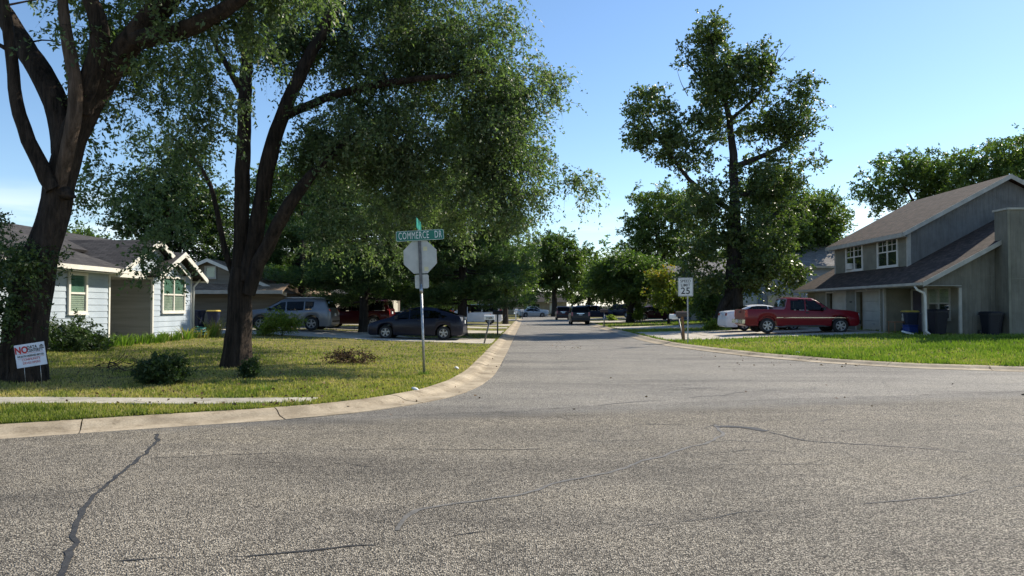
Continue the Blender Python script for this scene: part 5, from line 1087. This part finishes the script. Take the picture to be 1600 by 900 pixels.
# ---- multi-stemmed elm in the corner lawn
Y = 17.6; bp = onz(W(372, 570, Y))
tree('tall multi-stemmed elm with drooping crown in the corner lawn', bp, [
  limb([(370, 582, Y, .42), (371, 562, Y, .34), (373, 520, Y, .29), (376, 460, Y, .27), (378, 420, Y, .25)]),
  limb([(372, 440, Y, .18), (374, 380, Y, .175), (377, 300, Y, .18), (380, 220, Y, .165), (381, 150, Y, .15), (386, 60, Y+.1, .13), (392, -20, Y+.2, .11), (402, -130, Y+.3, .06)]),
  limb([(384, 440, Y-.1, .19), (392, 390, Y-.1, .185), (405, 320, Y-.1, .18), (420, 240, Y-.1, .185), (438, 190, Y, .17), (470, 110, Y, .155), (495, 60, Y, .14), (525, -5, Y, .125), (570, -90, Y+.2, .08)]),
  limb([(388, 460, Y-.15, .16), (402, 410, Y-.2, .17), (425, 370, Y-.3, .165), (448, 325, Y-.5, .165), (475, 285, Y-.5, .14), (505, 255, Y-.2, .10), (545, 215, Y+.4, .06), (590, 190, Y+.9, .03)]),
  limb([(366, 430, Y+.1, .085), (350, 385, Y+.1, .075), (342, 330, Y+.1, .065), (330, 285, Y+.1, .055), (310, 250, Y+.1, .045), (270, 215, Y, .03)]),
  limb([(446, 180, Y, .11), (510, 150, Y+.3, .10), (600, 125, Y+.5, .09), (680, 118, Y+.7, .07), (760, 110, Y+.9, .045)]),
  limb([(381, 150, Y, .08), (352, 100, Y-.1, .07), (330, 60, Y-.1, .05), (318, 20, Y-.1, .03)])],
  [(545, 60, 18.6, 110, 90, 2.0, 1), (560, 190, 18.4, 95, 90, 1.8, 1.0), (500, 260, 18.0, 75, 65, 1.2, .8), (620, 255, 18.8, 85, 75, 1.7, .9), (690, 80, 19.6, 115, 95, 2.2, 1.1), (730, 190, 19.6, 105, 75, 2.0, 1.1), (790, 60, 19.8, 48, 60, 1.6, .6), (800, 150, 19.8, 75, 60, 1.8, .9), (850, 118, 19.8, 34, 30, 1.1, .45), (893, 104, 19.8, 22, 14, .7, .2), (872, 68, 19.8, 14, 20, .5, .1), (900, 80, 19.8, 8, 16, .4, .05), (820, 250, 19.8, 75, 55, 1.8, .9), (870, 200, 19.8, 28, 20, .9, .25), (905, 212, 19.8, 18, 9, .6, .09), (890, 272, 19.8, 34, 22, 1.0, .4), (928, 268, 19.8, 22, 12, .7, .22), (908, 300, 19.8, 24, 16, .7, .22), (915, 240, 19.8, 18, 10, .6, .12), (800, 320, 19.8, 55, 40, 1.5, .7), (850, 325, 19.8, 22, 14, .8, .2), (740, 290, 19.8, 65, 55, 1.5, .7), (440, 60, 18.4, 60, 75, 1.5, .55), (300, 90, 18.0, 50, 75, 1.1, .3), (260, 210, 18.0, 55, 40, .9, .25), (540, 345, 18.6, 70, 42, 1.2, .5), (615, 345, 19.0, 45, 36, 1.0, .4), (620, -60, 18.8, 200, 80, 3.0, .9), (700, 355, 20.8, 60, 26, 1.2, .35), (590, 400, 20.8, 42, 26, 1.0, .35), (520, 385, 19.5, 45, 26, 1, .25), (600, 200, 23, 90, 90, 1.8, .5), (660, 290, 23.2, 90, 60, 1.6, .6), (700, 130, 23.5, 100, 100, 2, .4), (620, 330, 26, 80, 60, 2, .45), (700, 270, 26.5, 90, 70, 2, .5), (560, 270, 26, 70, 60, 2, .4)],
  3000, 9, 13, .088, L_ELM, BARK, 21, droop=.6, slen=.52, spread=.34, gap=.48, shell=.55, name='elm_tree', gs=.75, twigs=.004)
# ---- dark evergreens behind the parked cars
def conifer(label, px, py, Y, top_py, width_px, seed, low_py, n=46, lm=L_PINE, bare=0, dens=1.0):
    rs = np.random.RandomState(seed); b = onz(W(px, py, Y)); root = thing('pine_tree', label, 'tree', b); bb = np.array(b); H = W(px, top_py, Y).z-b.z; lowz = W(px, low_py, Y).z-b.z; Rm = width_px*Y/F/2
    q = resample([(0, 0, -.2, .34), (0, 0, .3, .27), (.05, 0, H*.4, .2), (0, .05, H*.8, .09), (0, 0, H, .02)], .4); V, Fc = tube_np(q[:, :3], q[:, 3], 10); link('trunk', fastmesh('trunk', V, Fc, True), BARK2, root)
    BV, BF, off = [], [], 0; P, A = [], []
    for k in range(n):
        t = (k+rs.rand())/n; z0 = lowz+(H-lowz)*t*.98; a = rs.rand()*2*np.pi; ln = Rm*(1-t)**.7*(.55+.6*rs.rand())*(1 if t > .12 else .8)
        d = np.array([np.cos(a), np.sin(a), 0]); pts = [np.array([0, 0, z0])+d*ln*s+np.array([0, 0, ln*(-.10*s+.16*s*s)]) for s in np.linspace(0, 1, 5)]
        V, Fc = tube_np(pts, np.linspace(.05*(1-t)+.015, .008, 5), 4); BV.append(V); BF.append(Fc+off); off += len(V)
        nt_ = int(60*ln/2.5*dens)+6
        for _ in range(nt_):
            s = .18+.84*rs.rand()**.8; j = min(3, int(s*4)); p = pts[j]+(pts[j+1]-pts[j])*(s*4-j) if s < 1 else pts[4]
            side = np.cross(d, [0, 0, 1])*rs.randn()*ln*.17*(1.2-s*.5); p = p+side+np.array([0, 0, rs.randn()*.12]); tdir = unit(d*.6+unit(side+1e-6)*.7+np.array([0, 0, .35]))
            P.append(p); A.append(tdir)
    P = np.array(P); A = np.array(A); link('branches', fastmesh('branches', np.concatenate(BV), np.concatenate(BF), True), BARK2, root)['kind'] = 'stuff'
    m = 22; PP = np.repeat(P, m, 0)+rs.randn(len(P)*m, 3)*.06+np.repeat(A, m, 0)*(rs.rand(len(P)*m, 1)*.35); AA = unit(np.repeat(A, m, 0)*1.1+rs.randn(len(P)*m, 3)*.55)
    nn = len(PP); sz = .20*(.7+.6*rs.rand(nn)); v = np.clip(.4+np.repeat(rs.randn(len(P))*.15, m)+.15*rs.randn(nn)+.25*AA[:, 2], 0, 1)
    V, Fc, v = leaves(PP, AA, sz, np.full(nn, .022+Y*.0006), rs, v, .02); link('needles', fastmesh('needles', V, Fc, attr=v), lm, root); return root
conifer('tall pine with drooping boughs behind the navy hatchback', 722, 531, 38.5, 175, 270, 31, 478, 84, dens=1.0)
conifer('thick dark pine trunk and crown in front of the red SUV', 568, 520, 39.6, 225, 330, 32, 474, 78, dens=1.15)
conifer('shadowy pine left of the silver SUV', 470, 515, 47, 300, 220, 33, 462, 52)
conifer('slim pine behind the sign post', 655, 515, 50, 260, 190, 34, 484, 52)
def dtree(label, px, py, Y, blobs, ncl, size, lm, seed, r=.25, strands=7, nleaf=16, top=None, name='tree', **k):
    b = onz(W(px, py, Y)); tp = top or (px, min(q[1] for q in blobs)+30); k.setdefault('droop', .15); k.setdefault('slen', .8); k.setdefault('spread', .7)
    lo = max(q[1]+q[4]*.3 for q in blobs)
    ms = (py+lo)/2
    L = [[(b.x, b.y, b.z-.2, r*1.35), (b.x, b.y, b.z+.3, r*1.05), (*W(px+(tp[0]-px)*.2, ms, Y), r*.9), (*W(px+(tp[0]-px)*.5, (lo+tp[1])/2, Y), r*.6), (*W(tp[0], tp[1], Y), r*.15)]]
    rs = random.Random(seed)
    for q in blobs[:7]:
        s = rs.uniform(.25, .6); z0 = Vector(L[0][2][:3]).lerp(Vector(L[0][3][:3]), s); c = W(q[0], q[1], q[2]); mid = z0.lerp(c, .5)+Vector((0, 0, .4)); L.append([(*z0, r*.5), (*mid, r*.34), (*c, r*.12)])
    return tree(label, b, L, blobs, ncl, strands, nleaf, size, lm, BARK2, seed, name=name, **k)
# behind the bungalow
dtree('dark tree rising behind the bungalow roof', 262, 500, 47, [(260, 310, 47, 85, 70, 3, 1), (215, 350, 47, 50, 45, 2.5, .8), (320, 340, 47, 55, 60, 2.5, .9), (290, 255, 47, 45, 40, 2, .7), (240, 390, 47, 70, 30, 2.5, .8), (340, 400, 47, 60, 40, 2.5, .8)], 560, .20, L_DARK, 41, r=.3)
dtree('tree filling the gap between bungalow and elm stems', 420, 505, 52, [(420, 340, 52, 60, 90, 3, 1), (460, 290, 52, 60, 60, 3, 1), (390, 400, 52, 50, 50, 2.5, 1), (520, 330, 52, 50, 80, 3, 1), (450, 420, 52, 70, 40, 3, 1)], 480, .2, L_MID, 42, r=.28)
dtree('small pale green tree beyond the bungalow ridge', 110, 500, 60, [(115, 372, 60, 40, 14, 2, 1), (60, 375, 60, 40, 14, 2, 1)], 70, .22, L_MID, 43, r=.15)
# down the left side
dtree('bright leafy tree beside the pines by the left kerb', 790, 500, 66, [(790, 430, 66, 45, 36, 3, 1), (765, 400, 66, 40, 40, 3, 1), (815, 425, 66, 24, 30, 2, .8), (740, 440, 66, 40, 30, 2.5, .9), (800, 385, 66, 35, 26, 2, .8)], 330, .22, L_MID, 44, r=.24)
dtree('tall tree at the far left beyond the white mailboxes', 760, 495, 96, [(770, 380, 96, 50, 60, 4, 1), (720, 400, 96, 50, 60, 4, 1), (800, 420, 96, 30, 40, 3, 1)], 240, .34, L_DARK, 45, r=.35)
dtree('big dark tree in front of the far house', 866, 492, 128, [(868, 405, 128, 38, 45, 5, 1), (845, 430, 128, 28, 38, 4, 1), (893, 430, 128, 30, 40, 4, 1), (905, 400, 128, 20, 26, 3, .7), (855, 445, 128, 40, 26, 4, .8), (840, 395, 128, 26, 34, 4, .8), (880, 380, 128, 26, 24, 4, .8)], 560, .34, L_MID, 46, r=.5)
dtree('lighter tree right of the big dark one at the street end', 920, 490, 140, [(915, 405, 140, 20, 24, 3, 1), (925, 440, 140, 26, 36, 4, 1), (900, 455, 140, 18, 22, 3, .8)], 220, .36, L_MID, 47, r=.35)
dtree('tree at the far left end of the street', 825, 490, 145, [(815, 430, 145, 30, 40, 5, 1), (790, 440, 145, 30, 30, 4, 1)], 170, .4, L_MID, 48, r=.35)
# down the right side
dtree('round dense shade tree with short trunk on the far right lawn', 985, 506, 72, [(975, 440, 72, 48, 38, 3, 1), (1000, 430, 72, 38, 32, 2.5, 1), (945, 440, 72, 30, 34, 2.2, .9), (975, 412, 72, 36, 20, 2.2, .7), (1020, 448, 72, 22, 28, 2, .7), (990, 470, 72, 14, 18, .8, .3)], 520, .22, L_MID, 51, r=.36, gap=.15)
dtree('small yellowing tree beside the speed limit sign', 1045, 503, 62, [(1045, 462, 62, 34, 24, 1.8, 1), (1035, 438, 62, 22, 20, 1.3, .9), (1066, 470, 62, 20, 20, 1.3, .8)], 220, .17, L_YEL, 52, r=.12, vtop=.55, slen=.6, spread=.5)
dtree('leafy low tree right of the speed limit sign', 1108, 506, 56, [(1105, 468, 56, 26, 22, 1.4, 1), (1125, 455, 56, 22, 24, 1.4, .8), (1095, 485, 56, 16, 14, 1, .5)], 120, .19, L_MID, 53, r=.12, slen=.6)
dtree('tree behind the cottonwood on its left', 1030, 495, 98, [(1020, 330, 98, 45, 50, 4, 1), (1000, 375, 98, 34, 40, 3.5, .9), (1070, 340, 98, 50, 55, 4, 1), (1050, 390, 98, 50, 30, 4, .9), (985, 390, 98, 18, 20, 2, .6)], 620, .27, L_MID, 54, r=.4)
dtree('lime green tree between cottonwood and duplex', 1235, 500, 60, [(1240, 340, 60, 60, 55, 3.5, 1), (1285, 350, 60, 42, 45, 3, .9), (1215, 400, 60, 50, 36, 3, .9), (1200, 300, 60, 40, 40, 2.5, .7), (1300, 385, 60, 28, 28, 2, .6)], 640, .21, L_MID, 55, r=.25, vbias=.12)
dtree('tree standing behind the duplex roof, left of two', 1440, 480, 70, [(1400, 270, 70, 45, 34, 3, .9), (1450, 262, 70, 50, 30, 3, 1), (1365, 310, 70, 32, 26, 2.2, .7), (1350, 300, 70, 20, 20, 2, .35), (1470, 300, 70, 80, 40, 3, 1)], 330, .24, L_MID, 56, r=.3, gap=.3)
dtree('tree standing behind the duplex roof, right of two', 1570, 480, 66, [(1560, 245, 66, 50, 34, 3, 1), (1610, 255, 66, 60, 45, 3.5, 1), (1510, 265, 66, 40, 28, 2.5, .9), (1560, 300, 66, 90, 40, 3, 1)], 360, .24, L_MID, 57, r=.35, gap=.25, vbias=.08)
# ---- tall cottonwood
Y = 50.0; bp = onz(W(1147, 512, Y))
tree('tall cottonwood with open crown above the white sedan', bp, [
  limb([(1147, 515, Y, .85), (1147, 495, Y, .66), (1146, 450, Y, .58), (1147, 380, Y, .46), (1148, 300, Y, .32), (1146, 240, Y, .26), (1140, 190, Y, .2), (1132, 145, Y, .15), (1118, 100, Y, .13), (1108, 50, Y, .05)]),
  limb([(1146, 455, Y-.3, .3), (1132, 470, Y-.5, .27), (1122, 495, Y-.6, .26), (1118, 515, Y-.6, .3)]),
  limb([(1146, 330, Y, .2), (1110, 310, Y, .17), (1075, 280, Y, .14), (1045, 240, Y, .1), (1010, 180, Y, .05)]),
  limb([(1150, 305, Y, .2), (1180, 300, Y+.3, .16), (1215, 290, Y+.5, .1)]),
  limb([(1150, 260, Y, .2), (1185, 245, Y, .16), (1225, 228, Y, .13), (1250, 180, Y, .09), (1265, 135, Y, .04)]),
  limb([(1140, 190, Y, .14), (1175, 160, Y, .11), (1205, 120, Y, .07), (1215, 80, Y, .03)]),
  limb([(1135, 160, Y, .12), (1105, 130, Y, .09), (1075, 100, Y, .05)]),
  limb([(1148, 370, Y, .18), (1200, 345, Y, .14), (1245, 300, Y, .08)])],
  [(1110, 60, Y, 26, 36, 1.2, .9), (1085, 90, Y, 30, 30, 1.6, .8), (1130, 120, Y, 60, 50, 2.4, 1), (1190, 110, Y, 34, 40, 1.8, .8), (1120, 190, Y, 50, 40, 2.4, .8), (1195, 185, Y, 45, 45, 2, .6), (1015, 170, Y, 38, 40, 1.8, .9), (1010, 210, Y, 36, 34, 1.8, .8), (1050, 215, Y, 50, 40, 2.2, .9), (1075, 250, Y, 40, 30, 2, .6), (1255, 150, Y, 26, 30, 1.5, .75), (1235, 200, Y, 40, 34, 1.8, .7), (1260, 235, Y, 30, 30, 1.5, .45), (1195, 270, Y, 60, 45, 2.6, .8), (1100, 320, Y, 60, 45, 3, .8), (1225, 310, Y, 60, 40, 2.6, .6), (1150, 380, Y, 90, 55, 3.4, 1), (1110, 420, Y, 50, 40, 2.4, .9), (1200, 420, Y, 60, 40, 2.6, .9), (1240, 440, Y, 30, 24, 1.6, .5), (1170, 440, Y, 60, 22, 2.4, .5)],
  1800, 7, 12, .155, L_COT, BARK2, 61, droop=.1, slen=.65, spread=.6, gap=.32, shell=.55, name='cottonwood_tree', wide=.85, gs=.5, twigs=.008,
  dead=[limb([(1240, 210, Y, .04), (1262, 195, Y, .025), (1290, 180, Y, .01)]), limb([(1205, 120, Y, .03), (1218, 90, Y, .02), (1235, 70, Y, .01)]), limb([(1075, 150, Y, .03), (1064, 130, Y, .02), (1058, 110, Y, .01)])])
dtree('tree mass behind the slate-blue houses', 1130, 490, 92, [(1130, 400, 92, 60, 50, 4, 1), (1190, 390, 92, 50, 50, 4, 1)], 200, .32, L_DARK, 62, r=.3)
for i_, (px_, ry_) in enumerate(((455, 34), (545, 36), (625, 34), (690, 36))): dtree('dark leafy thicket under the pines, %s from the left' % ('first', 'second', 'third', 'fourth')[i_], px_, 492, 88+3*i_, [(px_, 466, 88+3*i_, 52, 24, 3, 1), (px_+15, 440, 88+3*i_, 40, ry_, 3, 1)], 150, .4, L_DARK, 90+i_, r=.15, strands=6, nleaf=14, slen=1.0, spread=.9, group='thickets under the pines')
# far-off belt of trees
rs_ = random.Random(5)
ORD = ['first', 'second', 'third', 'fourth', 'fifth', 'sixth', 'seventh', 'eighth', 'ninth', 'tenth']
for side, pxs in (('left', (400, 462, 524, 590, 660)), ('right', (960, 1022, 1090, 1160, 1230))):
    for k, px in enumerate(pxs):
        Yf = rs_.uniform(125, 160); hh = rs_.uniform(310, 350) if px < 760 else rs_.uniform(350, 390); u = 120/Yf
        t = dtree('tree', px, 492, Yf, [(px+rs_.uniform(-8, 8), 480-(480-hh)*u*.62, Yf, 44*u, (480-hh)*u*.4, 4.5, 1), (px+20*u, 480-(480-hh)*u*.35, Yf, 36*u, 40*u, 4, .8)], 100, .6, L_DARK if k % 2 else L_MID, 100+k, r=.35, strands=5, nleaf=12, slen=1.3, spread=1.2)
        t['label'] = 'distant background tree, %s from the left in the %s-hand belt' % (ORD[k], side); t['group'] = 'distant trees behind the houses'
# ---- shrubs
Yh = GT(105, 548).y; shrub('leafy hedge shrub under the bungalow window', W(100, 545, Yh), [(95, 520, Yh, 28, 32, .7, 1), (120, 530, Yh, 26, 24, .6, 1), (75, 535, Yh, 30, 24, .6, .8), (150, 535, Yh+.3, 16, 14, .4, .4)], 190, 6, 16, .08, L_DARK, 71, slen=.3, spread=.28, gap=.08, droop=.1)
Yh = GT(257, 600).y; shrub('dark clipped round shrub in the shaded lawn', W(256, 600, Yh), [(240, 580, Yh, 20, 21, .32, 1), (272, 580, Yh, 20, 22, .32, 1), (256, 576, Yh, 26, 20, .36, 1)], 240, 7, 18, .042, L_DARK, 72, slen=.12, spread=.14, gap=0, droop=0, vbias=-.15)
Yh = GT(392, 591).y; shrub('small dark round shrub at the foot of the corner elm', W(392, 592, Yh), [(392, 576, Yh, 12, 14, .2, 1)], 80, 7, 18, .036, L_DARK, 73, slen=.1, spread=.1, gap=0, droop=0, vbias=-.15)
Yh = GT(440, 525).y; shrub('lime green shrub in front of the silver SUV', W(440, 524, Yh), [(438, 505, Yh, 24, 16, .7, 1), (418, 512, Yh, 16, 11, .5, .8), (460, 507, Yh, 15, 14, .5, .8), (430, 494, Yh, 10, 9, .3, .5)], 120, 6, 12, .08, L_BUSH, 74, slen=.3, spread=.28, gap=.16, droop=.2)
shrub('low green weeds beside the white sedan bumper', W(1116, 514, 46), [(1114, 508, 46, 12, 8, .6, 1)], 34, 6, 12, .1, L_BUSH, 75, slen=.3, spread=.3, gap=0)
shrub('small weed shrub by the distant mailbox', W(957, 503, 80), [(957, 497, 80, 7, 5, .4, 1)], 20, 6, 12, .13, L_BUSH, 76, slen=.3, spread=.3, gap=0)
shrub('suckers at the round tree trunk', W(1000, 503, 71), [(998, 492, 71, 7, 9, .4, 1)], 24, 6, 12, .13, L_BUSH, 77, slen=.3, spread=.3, gap=0)
# ---- blade plants along the bungalow
def clump(label, x, y, n, hgt, wid, spread, lm, seed, group=None, w=.02):
    rs = np.random.RandomState(seed); z = float(terr(x, y)); a = rs.rand(n)*2*np.pi; r = spread*np.sqrt(rs.rand(n)); p = np.stack([r*np.cos(a)*wid, r*np.sin(a), 0*a-.02], 1); h = hgt*(.55+.6*rs.rand(n)); out = np.stack([np.cos(a), np.sin(a), 0*a], 1)*(h*(.25+.5*rs.rand(n)))[:, None]
    b = rs.rand(n)*2*np.pi; d = np.stack([np.cos(b), np.sin(b), 0*b], 1)*w; m1 = p+out*.35+np.c_[0*h, 0*h, h*.65]; tip = p+out+np.c_[0*h, 0*h, h*(.8+.25*rs.rand(n))]
    V = np.stack([p-d, p+d, m1+d*.8, m1-d*.8, tip], 1).reshape(-1, 3); i = np.arange(n)*5; Q = np.stack([i, i+1, i+2, i+3], 1); T = np.stack([i+3, i+2, i+4, i+4], 1)
    me = bpy.data.meshes.new('leaf_clump'); me.from_pydata(V.tolist(), [], [tuple(q) for q in Q]+[tuple(t[:3]) for t in T]); at = me.attributes.new('v', 'FLOAT', 'FACE'); vv = np.clip(.5+.25*rs.randn(n), 0, 1); at.data.foreach_set('value', np.r_[vv, vv].astype(np.float32))
    o = link('plant_clump', me, lm, loc=(x, y, z)); return tag(o, label, 'plant', group)
L_DAY = leafmat('daylily_leaves', [(0, (0.06, 0.12, 0.02)), (.6, (0.12, 0.2, 0.03)), (1, (0.2, 0.25, 0.06))], .4, .5, .3); L_DRY = leafmat('dry_blades', [(0, (0.12, 0.15, 0.03)), (.5, (0.25, 0.24, 0.07)), (1, (0.4, 0.32, 0.14))], .3, .6, .3)
for i, y in enumerate(np.linspace(20.8, 27.0, 10)): clump('green strap-leaved clump in the bungalow bed, %s from the left' % ORD[i], -13.5+.18*math.sin(i*2.1), y, 80, .40, 1, .30, L_DAY, 80+i, 'strap-leaved clumps along the bungalow bed')
for i, y in enumerate(np.linspace(27.4, 30.2, 6)): clump('straw-tipped grass clump under the wing window, %s from the left' % ORD[i], -13.6+.15*math.sin(i*1.7), y, 50, .34+.10*(i % 3), 1, .25, L_DRY if i % 2 == 0 else L_DAY, 95+i, 'grass clumps under the wing window')
clump('taller spiky clump at the far corner of the bungalow', -13.5, 30.8, 70, .85, 1, .25, L_DRY, 104); clump('small weed tuft in the lawn before the clipped shrub', *GT(415, 612)[:2], 30, .2, 1, .08, L_DAY, 105, w=.008); clump('grass tuft at the foot of the stop sign', *(b0+Vector((0, 0, 0)))[:2], 50, .16, 1, .12, L_DAY, 106, w=.006)
clump('weed tuft growing where pavement meets kerb', *GT(462, 638)[:2], 60, .14, 1.5, .2, L_DRY, 107, w=.006); clump('dead grass tuft in the kerb joint at lower left', *GT(48, 672)[:2], 50, .10, 1, .12, L_DRY, 108, w=.005)
# ---- cut branches lying on the lawn
def brush(label, px, py, n, wid, hgt, seed, leafy, mat):
    rs = np.random.RandomState(seed); b = GT(px, py); root = thing('brush_pile', label, 'brush pile', b); V_, F_, off = [], [], 0; P, A = [], []
    for k in range(n):
        x0 = rs.uniform(-wid, wid); a = rs.rand()*2*np.pi; ln = rs.uniform(.3, 1.0)*wid; p = np.array([x0, rs.uniform(-.35, .35), rs.uniform(.0, hgt*.6)]); d = unit(np.array([np.cos(a), np.sin(a)*.6, rs.uniform(-.2, .5)])); pts = [p]
        for s in range(4): d = unit(d+rs.randn(3)*.25); q = pts[-1]+d*ln/4; q[2] = np.clip(q[2], .01, hgt*(1.15-abs(q[0])/(wid*1.6))); pts.append(q)
        V, Fc = tube_np(pts, np.linspace(.016, .004, 5)*rs.uniform(.5, 1.1), 4); V_.append(V); F_.append(Fc+off); off += len(V)
        for s in range(leafy): j = rs.randint(1, 5); P.append(pts[j]+rs.randn(3)*.06); A.append(rs.randn(3))
    link('twigs', fastmesh('twigs', np.concatenate(V_), np.concatenate(F_), True), mat, root)
    if leafy:
        rs2 = np.random.RandomState(seed+1); P = np.array(P); P[:, 2] = np.maximum(P[:, 2], .01); nn = len(P); V, Fc, v = leaves(P, np.array(A), .07*(.6+.7*rs2.rand(nn)), np.full(nn, .035), rs2, rs2.rand(nn)); link('withered_leaves', fastmesh('withered_leaves', V, Fc, attr=v), L_DEAD, root)
brush('pile of cut brown branches on the sunny lawn', 549, 567, 60, .46, .46, 111, 16, BARK)
brush('bare pale twigs lying beside the clipped shrub', 197, 580, 34, .6, .35, 112, 0, DEADWOOD)
# ---- fallen leaves and scraps, too many to count
rs = np.random.RandomState(9); P = []
for _ in range(260): p = GT(rs.uniform(100, 780), rs.uniform(548, 640)); P.append((p.x, p.y, float(terr(p.x, p.y))+.06))
for _ in range(200): p = GT(rs.uniform(1080, 1600), rs.uniform(532, 578)); P.append((p.x, p.y, float(terr(p.x, p.y))+.07))
for _ in range(40): p = G(rs.uniform(860, 920), rs.uniform(536, 545), 0); P.append((p.x, p.y, .012))
for _ in range(14): p = G(rs.uniform(600, 1500), rs.uniform(570, 660), 0); P.append((p.x, p.y, .012))
P = np.array(P); A = rs.randn(len(P), 3); A[:, 2] *= .25; V, Fc, v = leaves(P, A, .06*(.6+.8*rs.rand(len(P))), np.full(len(P), .045), rs, rs.rand(len(P)))
tag(link('fallen_leaves', fastmesh('fallen_leaves', V, Fc, attr=v), L_DEAD), 'scattered brown fallen leaves on lawns and street', 'leaves', kind='stuff')
for i, (px, py, lab) in enumerate(((648, 612, 'crumpled white paper scrap on the lawn near the kerb'), (713, 578, 'white paper scrap on the lawn right of the stop sign'), (1246, 553, 'white scrap on the green lawn before the duplex'))):
    q = MB(); q.lathe([(.005, 0), (.05, .005), (.06, .03), (.03, .05), (.004, .055)], 'z', 7); p = GT(px, py); o = q.build('paper_scrap', MT['white_paint'], loc=(p.x, p.y, p.z+.03), rot=(.4*i, .3, i)); o.scale = (1.3, .8, 1); tag(o, lab, 'litter')
